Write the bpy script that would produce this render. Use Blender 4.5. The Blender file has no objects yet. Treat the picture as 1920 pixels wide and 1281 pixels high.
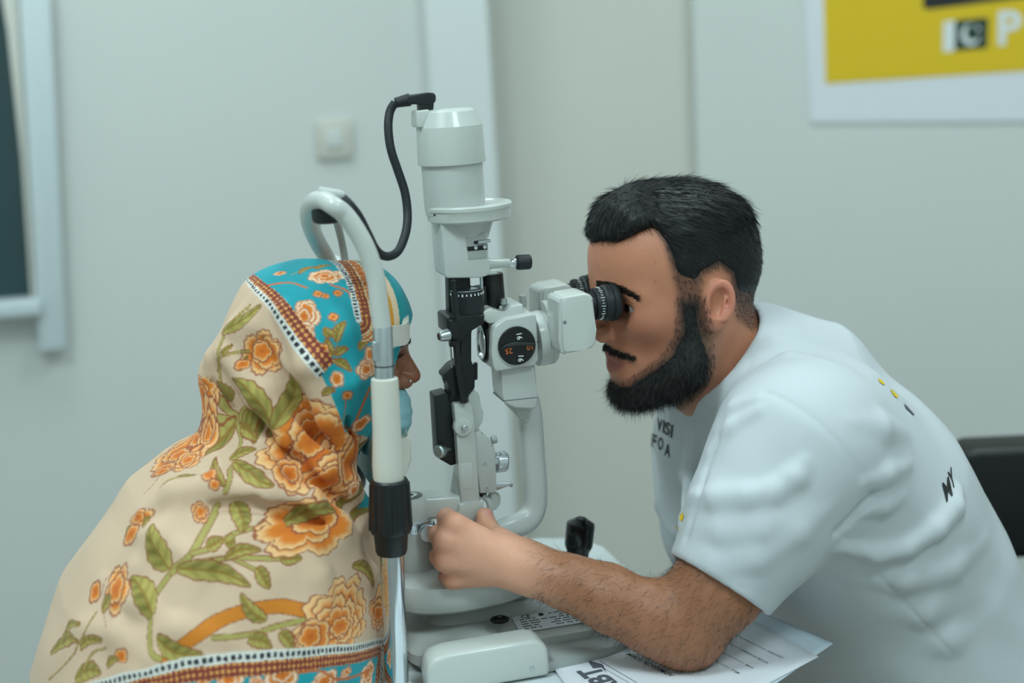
import bpy, bmesh, math, random
import numpy as np
from mathutils import Vector, Matrix
from mathutils.bvhtree import BVHTree

scene = bpy.context.scene
COL = scene.collection
R_ = math.radians

# ---------------------------------------------------------------- camera
CAM = Vector((0.0, 0.0, 1.30))
PITCH, ROLL, LENS = -11.5, -3.2, 50.0
cd = bpy.data.cameras.new('camera')
cam = bpy.data.objects.new('camera', cd)
COL.objects.link(cam)
cd.lens = LENS; cd.sensor_width = 36.0; cd.sensor_fit = 'HORIZONTAL'
cd.clip_start = 0.02; cd.clip_end = 60
CROT = (Matrix.Rotation(R_(90 + PITCH), 3, 'X') @ Matrix.Rotation(R_(ROLL), 3, 'Z'))
cam.matrix_world = Matrix.Translation(CAM) @ CROT.to_4x4()
cd.dof.use_dof = True
cd.dof.focus_distance = 1.40
cd.dof.aperture_fstop = 2.4
scene.camera = cam
FPX = LENS / 36.0 * 1920.0

# ---------------------------------------------------------------- world, lights, exposure
w = bpy.data.worlds.new('world'); scene.world = w; w.use_nodes = True
w.node_tree.nodes['Background'].inputs[0].default_value = (0.75, 0.9, 1.0, 1)
w.node_tree.nodes['Background'].inputs[1].default_value = 0.3
scene.view_settings.view_transform = 'Standard'
scene.view_settings.look = 'None'
scene.view_settings.gamma = 1.0
scene.view_settings.use_curve_mapping = False
scene.view_settings.exposure = 0.30

CEIL = 2.75
# ceiling panels: x, y, half size x, half size y, power
PANELS = [(-0.75, 0.45, 0.30, 0.30, 18.0), (0.85, 1.75, 0.30, 0.30, 8.0), (-0.75, 2.15, 0.30, 0.30, 5.0),
          (0.85, -0.15, 0.30, 0.30, 15.0)]
for i, (x, y, hx, hy, pw) in enumerate(PANELS):
    ld = bpy.data.lights.new('panel_light', 'AREA')
    ld.shape = 'RECTANGLE'; ld.size = 2 * hx - .04; ld.size_y = 2 * hy - .04
    ld.energy = pw; ld.color = (0.72, 0.95, 1.0)
    lo = bpy.data.objects.new('panel_light', ld); COL.objects.link(lo)
    lo.location = (x, y, CEIL - 0.035)

# ---------------------------------------------------------------- frames and helpers
TZ = 0.71                                   # table top height
INST_A = R_(15.0)                           # the instrument is turned 15 degrees
O = Vector((0.08912909, 1.4299406, TZ))
U = Vector((math.cos(INST_A), math.sin(INST_A), 0)); V = Vector((-math.sin(INST_A), math.cos(INST_A), 0))
def ray(px, py): return CROT @ Vector(((px - 960) / FPX, -(py - 640.5) / FPX, -1))
def atd(px, py, d): return CAM + ray(px, py) * d
def ip(px, py, v=0.0):
    """measured point of the photograph, on the instrument's plane at depth v, in instrument coordinates"""
    d = ray(px, py); t = (v - (CAM - O).dot(V)) / d.dot(V); p = CAM + d * t - O
    return Vector((p.dot(U), v, p.z))
def on_table(px, py, h=0.0):
    d = ray(px, py); t = (TZ + h - CAM.z) / d.z; p = CAM + d * t - O
    return Vector((p.dot(U), p.dot(V), h))
def wp(u, v, z): return O + U * u + V * v + Vector((0, 0, z))
def to_inst(p): q = Vector(p) - O; return Vector((q.dot(U), q.dot(V), q.z))
def proj(p):
    q = CROT.transposed() @ (Vector(p) - CAM); return 960 + FPX * q.x / -q.z, 640.5 - FPX * q.y / -q.z

def lin(r, g, b):
    f = lambda c: (c / 255) / 12.92 if c / 255 <= 0.04045 else ((c / 255 + 0.055) / 1.055) ** 2.4
    return (f(r), f(g), f(b), 1.0)

def mat(name, col, rough=0.5, metal=0.0, noise=0.0, nscale=40.0, bump=0.0, bscale=200.0, coat=0.0, sss=0.0, spec=0.5, attr=None, sheen=0.0):
    m = bpy.data.materials.new(name); m.use_nodes = True
    nt = m.node_tree; b = nt.nodes['Principled BSDF']
    b.inputs['Roughness'].default_value = rough; b.inputs['Metallic'].default_value = metal
    b.inputs['Coat Weight'].default_value = coat; b.inputs['Specular IOR Level'].default_value = spec
    if sheen: b.inputs['Sheen Weight'].default_value = sheen
    if sss:
        b.inputs['Subsurface Weight'].default_value = sss
        b.inputs['Subsurface Radius'].default_value = (0.9, 0.4, 0.25); b.inputs['Subsurface Scale'].default_value = 0.004
    tc = nt.nodes.new('ShaderNodeTexCoord')
    if attr:
        a = nt.nodes.new('ShaderNodeVertexColor'); a.layer_name = attr; src = a.outputs[0]
    else:
        rgb = nt.nodes.new('ShaderNodeRGB'); rgb.outputs[0].default_value = col; src = rgb.outputs[0]
    n = nt.nodes.new('ShaderNodeTexNoise'); n.inputs['Scale'].default_value = nscale; n.inputs['Detail'].default_value = 5
    nt.links.new(tc.outputs['Object'], n.inputs['Vector'])
    mr = nt.nodes.new('ShaderNodeMapRange'); mr.inputs[3].default_value = 1 - noise; mr.inputs[4].default_value = 1 + noise
    nt.links.new(n.outputs[0], mr.inputs[0])
    mx = nt.nodes.new('ShaderNodeMix'); mx.data_type = 'RGBA'; mx.blend_type = 'MULTIPLY'; mx.inputs[0].default_value = 1.0
    nt.links.new(src, mx.inputs[6]); nt.links.new(mr.outputs[0], mx.inputs[7]); nt.links.new(mx.outputs[2], b.inputs['Base Color'])
    if bump:
        n2 = nt.nodes.new('ShaderNodeTexNoise'); n2.inputs['Scale'].default_value = bscale; n2.inputs['Detail'].default_value = 3
        nt.links.new(tc.outputs['Object'], n2.inputs['Vector'])
        bp = nt.nodes.new('ShaderNodeBump'); bp.inputs['Strength'].default_value = bump; bp.inputs['Distance'].default_value = 0.001
        nt.links.new(n2.outputs[0], bp.inputs['Height']); nt.links.new(bp.outputs[0], b.inputs['Normal'])
    return m

M = {}
M['wall'] = mat('wall_paint', lin(214, 217, 214), .75, noise=.03, nscale=2.5, bump=.08, bscale=300)
M['wall_cream'] = mat('wall_paint_cream', lin(213, 212, 203), .75, noise=.03, nscale=2.5, bump=.08, bscale=300)
M['ceil'] = mat('ceiling_paint', lin(225, 226, 222), .85, noise=.02)
M['floor'] = mat('floor_tile', lin(150, 148, 142), .35, noise=.08, nscale=6)
M['trim'] = mat('white_trim_paint', lin(205, 215, 218), .4, noise=.02)
M['pilaster'] = mat('pilaster_paint', lin(220, 224, 224), .6, noise=.02)
M['glass'] = mat('window_glass', lin(38, 66, 70), .12, noise=.25, nscale=2.0, spec=.6)
M['panel'] = bpy.data.materials.new('led_diffuser'); M['panel'].use_nodes = True
_b = M['panel'].node_tree.nodes['Principled BSDF']; _b.inputs['Emission Color'].default_value = (.93, 1, .99, 1); _b.inputs['Emission Strength'].default_value = 4
M['grey'] = mat('grey_enamel', lin(188, 192, 189), .33, noise=.02, nscale=8, bump=.03, bscale=900, coat=.15)
M['grey2'] = mat('grey_enamel_dark', lin(164, 169, 167), .38, noise=.02, nscale=8)
M['greyb'] = mat('grey_enamel_light', lin(197, 201, 197), .3, noise=.02, nscale=8, coat=.2)
M['ivory'] = mat('ivory_plastic', lin(208, 206, 195), .38, noise=.015)
M['black'] = mat('black_plastic', lin(14, 18, 21), .42, noise=.1, nscale=60)
M['blackr'] = mat('black_rubber', lin(20, 26, 31), .55, noise=.08, nscale=80, bump=.1)
M['blackg'] = mat('black_gloss', lin(10, 13, 15), .16, noise=.05)
M['chrome'] = mat('chrome', (.72, .76, .8, 1), .12, 1.0, noise=.02)
M['steel'] = mat('brushed_steel', (.55, .6, .62, 1), .32, 1.0, noise=.06, nscale=120)
M['alu'] = mat('satin_aluminium', (.66, .70, .73, 1), .3, 1.0, noise=.04, nscale=90)
M['lens'] = mat('lens_glass', lin(120, 130, 112), .06, noise=.25, nscale=60, coat=.6)
M['white'] = mat('white_print', lin(226, 230, 230), .5)
M['orange'] = mat('orange_print', lin(226, 112, 40), .5)
M['ink'] = mat('dark_ink', lin(26, 28, 30), .6)
M['ink2'] = mat('grey_ink', lin(84, 90, 98), .6)
M['blue'] = mat('blue_pen_ink', lin(52, 50, 160), .6)
M['yellow'] = mat('yellow_print', lin(226, 190, 20), .6)
M['paper'] = mat('paper', lin(226, 228, 234), .7, noise=.015, nscale=30)
M['paperb'] = mat('bluish_paper', lin(205, 218, 228), .7, noise=.015, nscale=30)
M['tabletop'] = mat('white_laminate', lin(216, 224, 226), .25, noise=.015, nscale=10, coat=.2)
M['leather'] = mat('black_leather', lin(9, 13, 14), .45, noise=.15, nscale=50, bump=.15, bscale=500)

def setp(o, label=None, cat=None, group=None, kind=None):
    if label: o['label'] = label
    if cat: o['category'] = cat
    if group: o['group'] = group
    if kind: o['kind'] = kind
    return o
def empty(name, label, cat, loc=(0, 0, 0), rz=0.0):
    o = bpy.data.objects.new(name, None); COL.objects.link(o)
    o.location = loc; o.rotation_euler = (0, 0, rz); o.empty_display_size = .05
    return setp(o, label, cat)
def link_mesh(name, me, m, parent=None, smooth=True, auto=True):
    o = bpy.data.objects.new(name, me); COL.objects.link(o)
    if m is not None:
        for k in (m if isinstance(m, (list, tuple)) else [m]): me.materials.append(k)
    if parent: o.parent = parent
    if smooth:
        me.polygons.foreach_set('use_smooth', [True] * len(me.polygons))
        if auto: me.set_sharp_from_angle(angle=R_(28))
    me.update()
    return o
def bm_obj(name, bm, m, parent=None, smooth=True, auto=True):
    bmesh.ops.recalc_face_normals(bm, faces=bm.faces)
    me = bpy.data.meshes.new(name); bm.to_mesh(me); bm.free()
    return link_mesh(name, me, m, parent, smooth, auto)
def py_obj(name, v, f, m, parent=None, smooth=True, auto=True):
    me = bpy.data.meshes.new(name); me.from_pydata([tuple(map(float, p)) for p in v], [], [tuple(map(int, q)) for q in f])
    return link_mesh(name, me, m, parent, smooth, auto)

def add_prism(bm, pts, axis0, axis1, extr, o=Vector((0, 0, 0)), bevel=0.0, seg=3):
    """2-D outline pts in the plane (axis0, axis1), pushed along extr"""
    a, b, e = Vector(axis0), Vector(axis1), Vector(extr)
    vs = [bm.verts.new(o + a * p[0] + b * p[1]) for p in pts]; ws = [bm.verts.new(v.co + e) for v in vs]
    n = len(vs); fs = [bm.faces.new(vs), bm.faces.new(ws[::-1])]
    for i in range(n): fs.append(bm.faces.new((vs[i], ws[i], ws[(i + 1) % n], vs[(i + 1) % n])))
    if bevel > 0:
        es = set(e2 for f in fs[:2] for e2 in f.edges)
        for i in range(n):
            e2 = bm.edges.get((vs[i], ws[i]))
            d0 = (Vector(pts[i]) - Vector(pts[i - 1])); d1 = (Vector(pts[(i + 1) % n]) - Vector(pts[i]))
            if d0.length > 1e-7 and d1.length > 1e-7 and d0.angle(d1) > R_(30): es.add(e2)
        bmesh.ops.bevel(bm, geom=list(es), offset=bevel, segments=seg, profile=.5, affect='EDGES', clamp_overlap=True)
def slab(name, pts, v0, v1, m, parent, bevel=0.002, seg=3):
    """outline in (u, z) pushed from depth v0 to v1 of the instrument frame"""
    bm = bmesh.new()
    add_prism(bm, pts, (1, 0, 0), (0, 0, 1), (0, v1 - v0, 0), Vector((0, v0, 0)), bevel, seg)
    return bm_obj(name, bm, m, parent)
def pxo(pts, v): return [(q.x, q.z) for q in (ip(x, y, v) for x, y in pts)]
def slab_px(name, pts, v0, v1, m, parent, bevel=0.002, seg=3): return slab(name, pxo(pts, v0), v0, v1, m, parent, bevel, seg)
def smooth_out(pts, n=3):
    for _ in range(n):
        q = []
        for i in range(len(pts)):
            a, b = pts[i], pts[(i + 1) % len(pts)]
            q += [(a[0] * .75 + b[0] * .25, a[1] * .75 + b[1] * .25), (a[0] * .25 + b[0] * .75, a[1] * .25 + b[1] * .75)]
        pts = q
    return pts
def add_box(bm, c, s, bevel=0.0, rot=None, seg=2):
    r = bmesh.ops.create_cube(bm, size=1.0); vs = r['verts']
    for v in vs: v.co = Vector((v.co.x * s[0], v.co.y * s[1], v.co.z * s[2]))
    if bevel:
        es = set(e for v in vs for e in v.link_edges)
        rr = bmesh.ops.bevel(bm, geom=list(es), offset=bevel, segments=seg, profile=.5, affect='EDGES', clamp_overlap=True)
        vs = list({v for f in rr['faces'] for v in f.verts} | {v for v in vs if v.is_valid})
    mtx = Matrix.Translation(Vector(c)) @ (rot.to_4x4() if rot else Matrix())
    for v in vs: v.co = mtx @ v.co
def box(name, c, s, m, parent=None, bevel=0.0, rot=None, seg=2):
    bm = bmesh.new(); add_box(bm, c, s, bevel, rot, seg); return bm_obj(name, bm, m, parent)
def basis(d):
    d = Vector(d).normalized(); h = Vector((0, 0, 1)) if abs(d.z) < .9 else Vector((1, 0, 0))
    a = h.cross(d).normalized(); return a, d.cross(a), d
def add_lathe(bm, prof, o, d, n=32, sx=1.0, sy=1.0):
    """prof: (radius, distance along d)"""
    a, b, d = basis(d); o = Vector(o); rings = []
    for r, t in prof:
        if r < 1e-6: rings.append([bm.verts.new(o + d * t)])
        else: rings.append([bm.verts.new(o + d * t + (a * math.cos(k * 2 * math.pi / n) * sx + b * math.sin(k * 2 * math.pi / n) * sy) * r) for k in range(n)])
    for p, q in zip(rings, rings[1:]):
        for k in range(n):
            k2 = (k + 1) % n
            if len(p) == 1 and len(q) == 1: continue
            if len(p) == 1: bm.faces.new((p[0], q[k2], q[k]))
            elif len(q) == 1: bm.faces.new((p[k], p[k2], q[0]))
            else: bm.faces.new((p[k], p[k2], q[k2], q[k]))
    if len(rings[0]) > 1: bm.faces.new(rings[0][::-1])
    if len(rings[-1]) > 1: bm.faces.new(rings[-1])
def lathe(name, prof, o, d, m, parent=None, n=32, sx=1.0, sy=1.0):
    bm = bmesh.new(); add_lathe(bm, prof, o, d, n, sx, sy); return bm_obj(name, bm, m, parent)
def rod(name, p0, p1, r, m, parent=None, n=20, ch=0.0008, r2=None):
    p0, p1 = Vector(p0), Vector(p1); L = (p1 - p0).length; r2 = r2 or r
    return lathe(name, [(r - ch, 0), (r, ch), (r2, L - ch), (r2 - ch, L)], p0, p1 - p0, m, parent, n)
def spline(pts, n=8):
    """Catmull-Rom through the points (tuples of any length)"""
    P = [np.array(p, float) for p in pts]; P = [2 * P[0] - P[1]] + P + [2 * P[-1] - P[-2]]; out = []
    for i in range(1, len(P) - 2):
        for k in range(n):
            t = k / n
            out.append(.5 * ((2 * P[i]) + (-P[i - 1] + P[i + 1]) * t + (2 * P[i - 1] - 5 * P[i] + 4 * P[i + 1] - P[i + 2]) * t * t + (-P[i - 1] + 3 * P[i] - 3 * P[i + 1] + P[i + 2]) * t ** 3))
    out.append(P[-2]); return out
def add_tube(bm, pts, rad, n=14, sx=1.0, sy=1.0, up=None, power=2.0):
    """sweep an ellipse along pts; rad: number or list; parallel transported frame"""
    P = [Vector(p[:3]) for p in pts]; rad = rad if hasattr(rad, '__len__') else [rad] * len(P)
    t0 = (P[1] - P[0]).normalized(); a = (Vector(up) - t0 * t0.dot(Vector(up))).normalized() if up else basis(t0)[0]
    rings = []
    for i, p in enumerate(P):
        t = (P[min(i + 1, len(P) - 1)] - P[max(i - 1, 0)]).normalized()
        a = (a - t * a.dot(t)).normalized(); b = t.cross(a); r = rad[i]; ring = []
        for k in range(n):
            th = k * 2 * math.pi / n; c, s = math.cos(th), math.sin(th)
            q = (abs(c) ** power + abs(s) ** power) ** (-1 / power) if power != 2 else 1
            ring.append(bm.verts.new(p + (a * c * sx + b * s * sy) * r * q))
        rings.append(ring)
    for p, q in zip(rings, rings[1:]):
        for k in range(n): bm.faces.new((p[k], p[(k + 1) % n], q[(k + 1) % n], q[k]))
    bm.faces.new(rings[0][::-1]); bm.faces.new(rings[-1])
def tube(name, pts, rad, m, parent=None, n=14, **kw):
    bm = bmesh.new(); add_tube(bm, pts, rad, n, **kw); return bm_obj(name, bm, m, parent)

def text_mesh(s, size=1.0, bold=0.0, shear=0.0, align='CENTER'):
    """flat lettering as vertices and faces, centred on its own middle height"""
    cu = bpy.data.curves.new('lettering', 'FONT'); cu.body = s; cu.size = size; cu.align_x = align; cu.align_y = 'CENTER'
    cu.offset = bold; cu.shear = shear; cu.resolution_u = 3
    o = bpy.data.objects.new('lettering', cu); COL.objects.link(o)
    dg = bpy.context.evaluated_depsgraph_get(); me = bpy.data.meshes.new_from_object(o.evaluated_get(dg))
    v = [p.co.copy() for p in me.vertices]; f = [tuple(p.vertices) for p in me.polygons]
    bpy.data.objects.remove(o); bpy.data.curves.remove(cu); bpy.data.meshes.remove(me)
    return v, f
def text_on(name, s, size, o, ax, ay, m, parent, bold=0.0, lift=0.0003, shear=0.0, align='CENTER'):
    v, f = text_mesh(s, size, bold, shear, align); ax, ay = Vector(ax).normalized(), Vector(ay).normalized(); n = ax.cross(ay)
    return py_obj(name, [Vector(o) + ax * p.x + ay * p.y + n * lift for p in v], f, m, parent, smooth=False)

# ================================================================ THE ROOM
def wall_seg(name, p, q, m, z0=0.0, z1=CEIL, th=.1, kind=True):
    p, q = Vector((p[0], p[1], 0)), Vector((q[0], q[1], 0)); d = q - p; n = Vector((-d.y, d.x, 0)).normalized()
    bm = bmesh.new()
    add_prism(bm, [(p.x, p.y), (q.x, q.y), (q.x + n.x * th, q.y + n.y * th), (p.x + n.x * th, p.y + n.y * th)], (1, 0, 0), (0, 1, 0), (0, 0, z1 - z0), Vector((0, 0, z0)))
    o = bm_obj(name, bm, m, None, smooth=False)
    if kind: o['kind'] = 'structure'
    return o
def floor_pt(px, Y, py=100):
    d = ray(px, py); t = (Y - CAM.y) / d.y; p = CAM + d * t; return (p.x, p.y)
XL, XR, YB = -1.75, 2.3, -1.3
A0 = (XL, 2.52); A1 = floor_pt(803, 3.02); A2 = floor_pt(918, 3.02); A3 = floor_pt(1300, 3.10); A4 = (XR, 2.62)
wall_seg('wall_back', A0, A1, M['wall'])
# pilaster standing proud of the wall and the cream strip beside it
wall_seg('wall_pilaster', (A1[0], A1[1] - .03), (A2[0], A2[1] - .03), M['pilaster'])
wall_seg('wall_alcove', (A2[0] - .12, A3[1] + .03), (A3[0], A3[1] + .03), M['wall_cream'])
wall_seg('wall_pilaster_side', (A2[0] - .001, A3[1] + .03), (A2[0] - .001, A2[1] - .028), M['trim'], th=-.05)
wall_seg('wall_right_far', (A3[0], A3[1] - .02), A4, M['wall'])
wall_seg('wall_right_return', (A3[0], A3[1] + .03), (A3[0], A3[1] - .02), M['wall'], th=.03)
wall_seg('wall_left', (XL, YB), (XL, 2.52), M['wall'])
wall_seg('wall_right', (XR, 2.62), (XR, YB), M['wall'])
wall_seg('wall_behind', (XR, YB), (XL, YB), M['wall'])
setp(box('floor', (.28, .95, -.05), (4.4, 4.8, .1), M['floor']), kind='structure')
setp(box('ceiling', (.28, .95, CEIL + .05), (4.4, 4.8, .1), M['ceil']), kind='structure')
names = ['square white ceiling light panel above the patient, out of the frame', 'square white ceiling light panel above the seated examiner, out of frame',
         'square white ceiling light panel near the window wall, out of frame', 'square white ceiling light panel behind the photographer, out of frame']
for (x, y, hx, hy, pw), lb in zip(PANELS, names):
    e = empty('ceiling_light', lb, 'light', (x, y, CEIL)); e['group'] = 'ceiling light panels'
    bm = bmesh.new()
    for sx, sy, wx, wy in ((0, 1, 2 * hx + .04, .02), (0, -1, 2 * hx + .04, .02), (1, 0, .02, 2 * hy), (-1, 0, .02, 2 * hy)):
        add_box(bm, (sx * (hx + .01), sy * (hy + .01), -.015), (wx, wy, .03))
    bm_obj('frame', bm, M['trim'], e)
    box('diffuser', (0, 0, -.012), (2 * hx, 2 * hy, .01), M['panel'], e)

# ---- window at the left: board, sill bar, glass
def on_wall(px, py, P, Q, off=0.0):
    P, Q = Vector((P[0], P[1], 0)), Vector((Q[0], Q[1], 0)); n = Vector(((Q - P).y, -(Q - P).x, 0)).normalized()
    d = ray(px, py); t = ((P + n * off - CAM).dot(n)) / d.dot(n); return CAM + d * t
WN = Vector((A1[1] - A0[1], -(A1[0] - A0[0]), 0)).normalized(); WX = Vector((A1[0] - A0[0], A1[1] - A0[1], 0)).normalized()
def wall_slab(name, pts, off0, off1, m, parent, bevel=.004, wx=WX, wn=WN, P=A0, Q=A1):
    ps = [on_wall(x, y, P, Q, off1) for x, y in pts]; o = ps[0]
    bm = bmesh.new()
    add_prism(bm, [((p - o).dot(wx), (p - o).z) for p in ps], wx, (0, 0, 1), -wn * (off1 - off0), o, bevel)
    return bm_obj(name, bm, m, parent)
win = empty('window_1', None, None); win['kind'] = 'structure'
wall_slab('window_jamb', [(32, -60), (92, -60), (126, 655), (73, 660)], 0, .05, M['trim'], win)
wall_slab('window_sill', [(-260, 587), (76, 563), (79, 592), (-260, 618)], 0, .075, M['trim'], win, .006)
wall_slab('window_pane', [(-345, -80), (6, -80), (66, 566), (-242, 588)], 0, .012, M['glass'], win, 0)
wall_slab('sash_edge', [(-6, -60), (30, -60), (66, 562), (58, 562), (40, 300), (14, 60)], 0, .03, M['wall_cream'], win, .002)

wall_slab('window_jamb', [(-400, -60), (-340, -60), (-233, 655), (-288, 660)], 0, .05, M['trim'], win)
# ---- switch plate
sw = empty('wall_switch', 'small square white wall switch beside the lamp cable', 'switch')
wall_slab('plate', [(592, 228), (662, 222), (664, 296), (596, 300)], 0, .012, M['ivory'], sw, .004)
wall_slab('rocker', [(612, 245), (640, 242), (643, 276), (615, 279)], .008, .0165, M['wall'], sw, .003)

# ---- poster on the right wall
RX = Vector((A4[0] - A3[0], A4[1] - A3[1] + .02, 0)).normalized(); RN = Vector((RX.y, -RX.x, 0)); RP = (A3[0], A3[1] - .02)
po = empty('poster', 'white and yellow printed poster with flag, high on the right wall', 'poster')
def pslab(name, pts, a, b, m, bv=0): return wall_slab(name, pts, a, b, m, po, bv, RX, RN, RP, A4)
pslab('sheet', [(1506, -60), (2100, -60), (2100, 226), (1521, 230)], 0, .006, M['paper'])
pslab('yellow_panel', [(1543, -60), (2100, -60), (2100, 122), (1548, 157)], .005, .0075, M['yellow'])
pslab('black_bar', [(1729, -60), (2100, -60), (2100, -22), (1920, -4), (1738, 18), (1731, 14)], .007, .0085, M['ink'])
pslab('flag_hoist', [(1769, 41), (1791, 38), (1790, 95), (1768, 98)], .007, .0085, M['white'])
M['green'] = mat('flag_green', lin(8, 52, 40), .6)
pslab('flag_field', [(1791, 38), (1853, 33), (1851, 90), (1790, 95)], .007, .0085, M['green'])
cr = []
for k in range(21):
    th = R_(-20 + k * (300 / 20) - 0); cr.append((1820 + 18 * math.cos(th + .6), 65 + 20 * math.sin(th + .6)))
inn = []
for k in range(21):
    th = R_(-20 + (20 - k) * (300 / 20)); inn.append((1824 + 13 * math.cos(th + .6), 61.5 + 15 * math.sin(th + .6)))
pslab('crescent', cr + inn, .008, .0092, M['white'])
st = []
for k in range(10):
    th = R_(k * 36 - 60); r = 6 if k % 2 == 0 else 2.6; st.append((1834 + r * math.cos(th), 53 + r * math.sin(th)))
pslab('star', st, .008, .0092, M['white'])
pc = on_wall(1895, 55, RP, A4, .0078); hgt = (on_wall(1895, 25, RP, A4, .0078) - on_wall(1895, 87, RP, A4, .0078)).length
text_on('lettering', 'P', hgt * 1.40, on_wall(1868, 57, RP, A4, .0078), RX, (0, 0, 1), M['white'], po, bold=.003, lift=.0008, align='LEFT')

# ================================================================ TABLE
tab = empty('instrument_table', 'white instrument table under the slit lamp with a rounded corner', 'table', (O.x, O.y, 0), INST_A)
def rrect(u0, u1, v0, v1, r, n=8):
    out = []
    for cx, cy, a in ((u1 - r, v1 - r, 0), (u0 + r, v1 - r, 90), (u0 + r, v0 + r, 180), (u1 - r, v0 + r, 270)):
        for k in range(n + 1):
            th = R_(a + 90 * k / n); out.append((cx + r * math.cos(th), cy + r * math.sin(th)))
    return out
def flat(name, pts, z0, z1, m, parent, bevel=.003, seg=3):
    bm = bmesh.new(); add_prism(bm, pts, (1, 0, 0), (0, 1, 0), (0, 0, z1 - z0), Vector((0, 0, z0)), bevel, seg); return bm_obj(name, bm, m, parent)
flat('tabletop', rrect(-.275, .058, -.36, .252, .06), TZ - .025, TZ, M['tabletop'], tab, .006)
lathe('column', [(.045, 0), (.045, .4), (.035, .41), (.035, TZ - .06)], (-.11, 0, .04), (0, 0, 1), M['grey'], tab)
lathe('mounting_plate', [(.1, 0), (.1, .012)], (-.11, 0, TZ - .037), (0, 0, 1), M['grey2'], tab)
flat('foot', rrect(-.265, .045, -.25, .25, .05), .0, .045, M['grey2'], tab, .01)

# ================================================================ SLIT LAMP
sl = empty('slit_lamp', 'grey slit lamp microscope with lamp tower standing on the white table', 'microscope', O, INST_A)
G, G2, GB, BK = M['grey'], M['grey2'], M['greyb'], M['black']
def P3(px, py, v=0.0): return ip(px, py, v)
def mm(px, v=0.0): return px * 1.45 / FPX       # rough length of px pixels at the instrument

# ---- carriage base on the table
flat('base_plate', smooth_out([(-.235, -.125), (-.04, -.125), (.01, -.08), (.01, .13), (-.235, .13)], 2), .002, .012, G2, sl, .003)
def hull_loft(name, rings, m, parent, bevel=None):
    """rings: list of (outline, z)"""
    vs, fs = [], []; n = len(rings[0][0])
    for pts, z in rings: vs += [(p[0], p[1], z) for p in pts]
    for i in range(len(rings) - 1):
        for k in range(n): fs.append((i * n + k, i * n + (k + 1) % n, (i + 1) * n + (k + 1) % n, (i + 1) * n + k))
    fs.append(tuple(range(n))[::-1]); fs.append(tuple((len(rings) - 1) * n + k for k in range(n)))
    return py_obj(name, vs, fs, m, parent)
# sloping lower housing
def rr(u0, u1, v0, v1, r): return rrect(u0, u1, v0, v1, r, 6)
hull_loft('lower_housing', [(rr(-.232, .0, -.085, .10, .02), .010), (rr(-.232, .0, -.085, .10, .022), .020), (rr(-.225, -.006, -.075, .095, .024), .026),
                            (rr(-.205, -.012, -.045, .08, .025), .031), (rr(-.200, -.018, -.038, .075, .025), .038), (rr(-.196, -.022, -.034, .07, .022), .041)], G, sl)
# neck and main carriage
hull_loft('carriage_neck', [(rr(-.185, -.055, -.03, .06, .02), .038), (rr(-.185, -.055, -.03, .06, .02), .062)], G2, sl)
car = [(-.238, -.032), (-.231, -.052), (-.212, -.066), (-.18, -.074), (-.13, -.068), (-.095, -.045), (-.078, -.015), (-.074, .02), (-.08, .055), (-.11, .075), (-.18, .078), (-.225, .06), (-.24, .02)]
car = [tuple(p[:2]) for p in spline(car + [car[0]], 4)[:-1]]
def shrink(pts, k):
    cx = sum(p[0] for p in pts) / len(pts); cy = sum(p[1] for p in pts) / len(pts)
    return [(cx + (x - cx) * (1 - k / .11), cy + (y - cy) * (1 - k / .075)) for x, y in pts]
hull_loft('carriage', [(shrink(car, .008), .052), (shrink(car, .002), .056), (car, .062), (car, .078), (shrink(car, .001), .081), (shrink(car, .005), .083)], G, sl)
# black button and sticker on the lower housing
pb = on_table(937, 1163, .041)
lathe('base_button', [(.0095, 0), (.0095, .0015), (.008, .0022), (.0055, .0022), (.005, .001), (0, .001)], (pb.x, pb.y, pb.z - .0002), (0, 0, 1), M['blackg'], sl, 24)
# wheel guard at the near side of the base
gp = [(-.237, .004), (-.237, .026), (-.234, .031), (-.229, .034), (-.135, .034), (-.130, .032), (-.1275, .027), (-.1275, .004)]
g0 = on_table(790, 1281); gv = -.130
slab('wheel_guard', [(-.228, .002), (-.228, .030), (-.221, .038), (-.206, .041), (-.125, .041), (-.116, .039), (-.1085, .030), (-.1085, .002)], gv - .004, gv + .030, GB, sl, .005, 4)
sc_ = ip(997, 1254, gv - .004)
lathe('guard_screw', [(.0026, 0), (.0026, .0008), (.0016, .001), (.0012, .0003), (0, .0003)], (sc_.x, gv - .0036, sc_.z), (0, -1, 0), M['steel'], sl, 16)
# steel rail along the far side of the base
box('rail', (-.14, .118, .010), (.2, .012, .012), M['steel'], sl, .002)
# rating sticker on the base plate, right of the guard
LBX, LBY = Vector((1, 0, 0)), Vector((0, .031, .0048)).normalized(); LBO = Vector((-.122, -.0775, .0264))
def lab_box(bm, x0, x1, y0, y1, z0, z1):
    c = LBO + LBX * (x0 + x1) / 2 + LBY * (y0 + y1) / 2 + LBX.cross(LBY) * (z0 + z1) / 2
    add_box(bm, c, (x1 - x0, y1 - y0, z1 - z0), rot=Matrix((LBX, LBY, LBX.cross(LBY))).transposed())
bm = bmesh.new(); lab_box(bm, 0, .088, 0, .030, -.0004, .0006); bm_obj('rating_label', bm, M['paper'], sl, smooth=False)
rnd = random.Random(4)
bm = bmesh.new()
for r in range(6):
    x = .006
    while x < .082:
        wd = rnd.uniform(.003, .011)
        if rnd.random() < .8 and not (r == 5 and x < .035): lab_box(bm, x, min(x + wd, .084), .003 + r * .0044, .0045 + r * .0044, .0006, .0008)
        x += wd + .002
bm_obj('label_print', bm, M['ink2'], sl, smooth=False)
text_on('label_mark', 'CE', .0085, LBO + LBX * .014 + LBY * .0255 + LBX.cross(LBY) * .0007, LBX, LBY, M['ink'], sl, bold=.0001)
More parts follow.
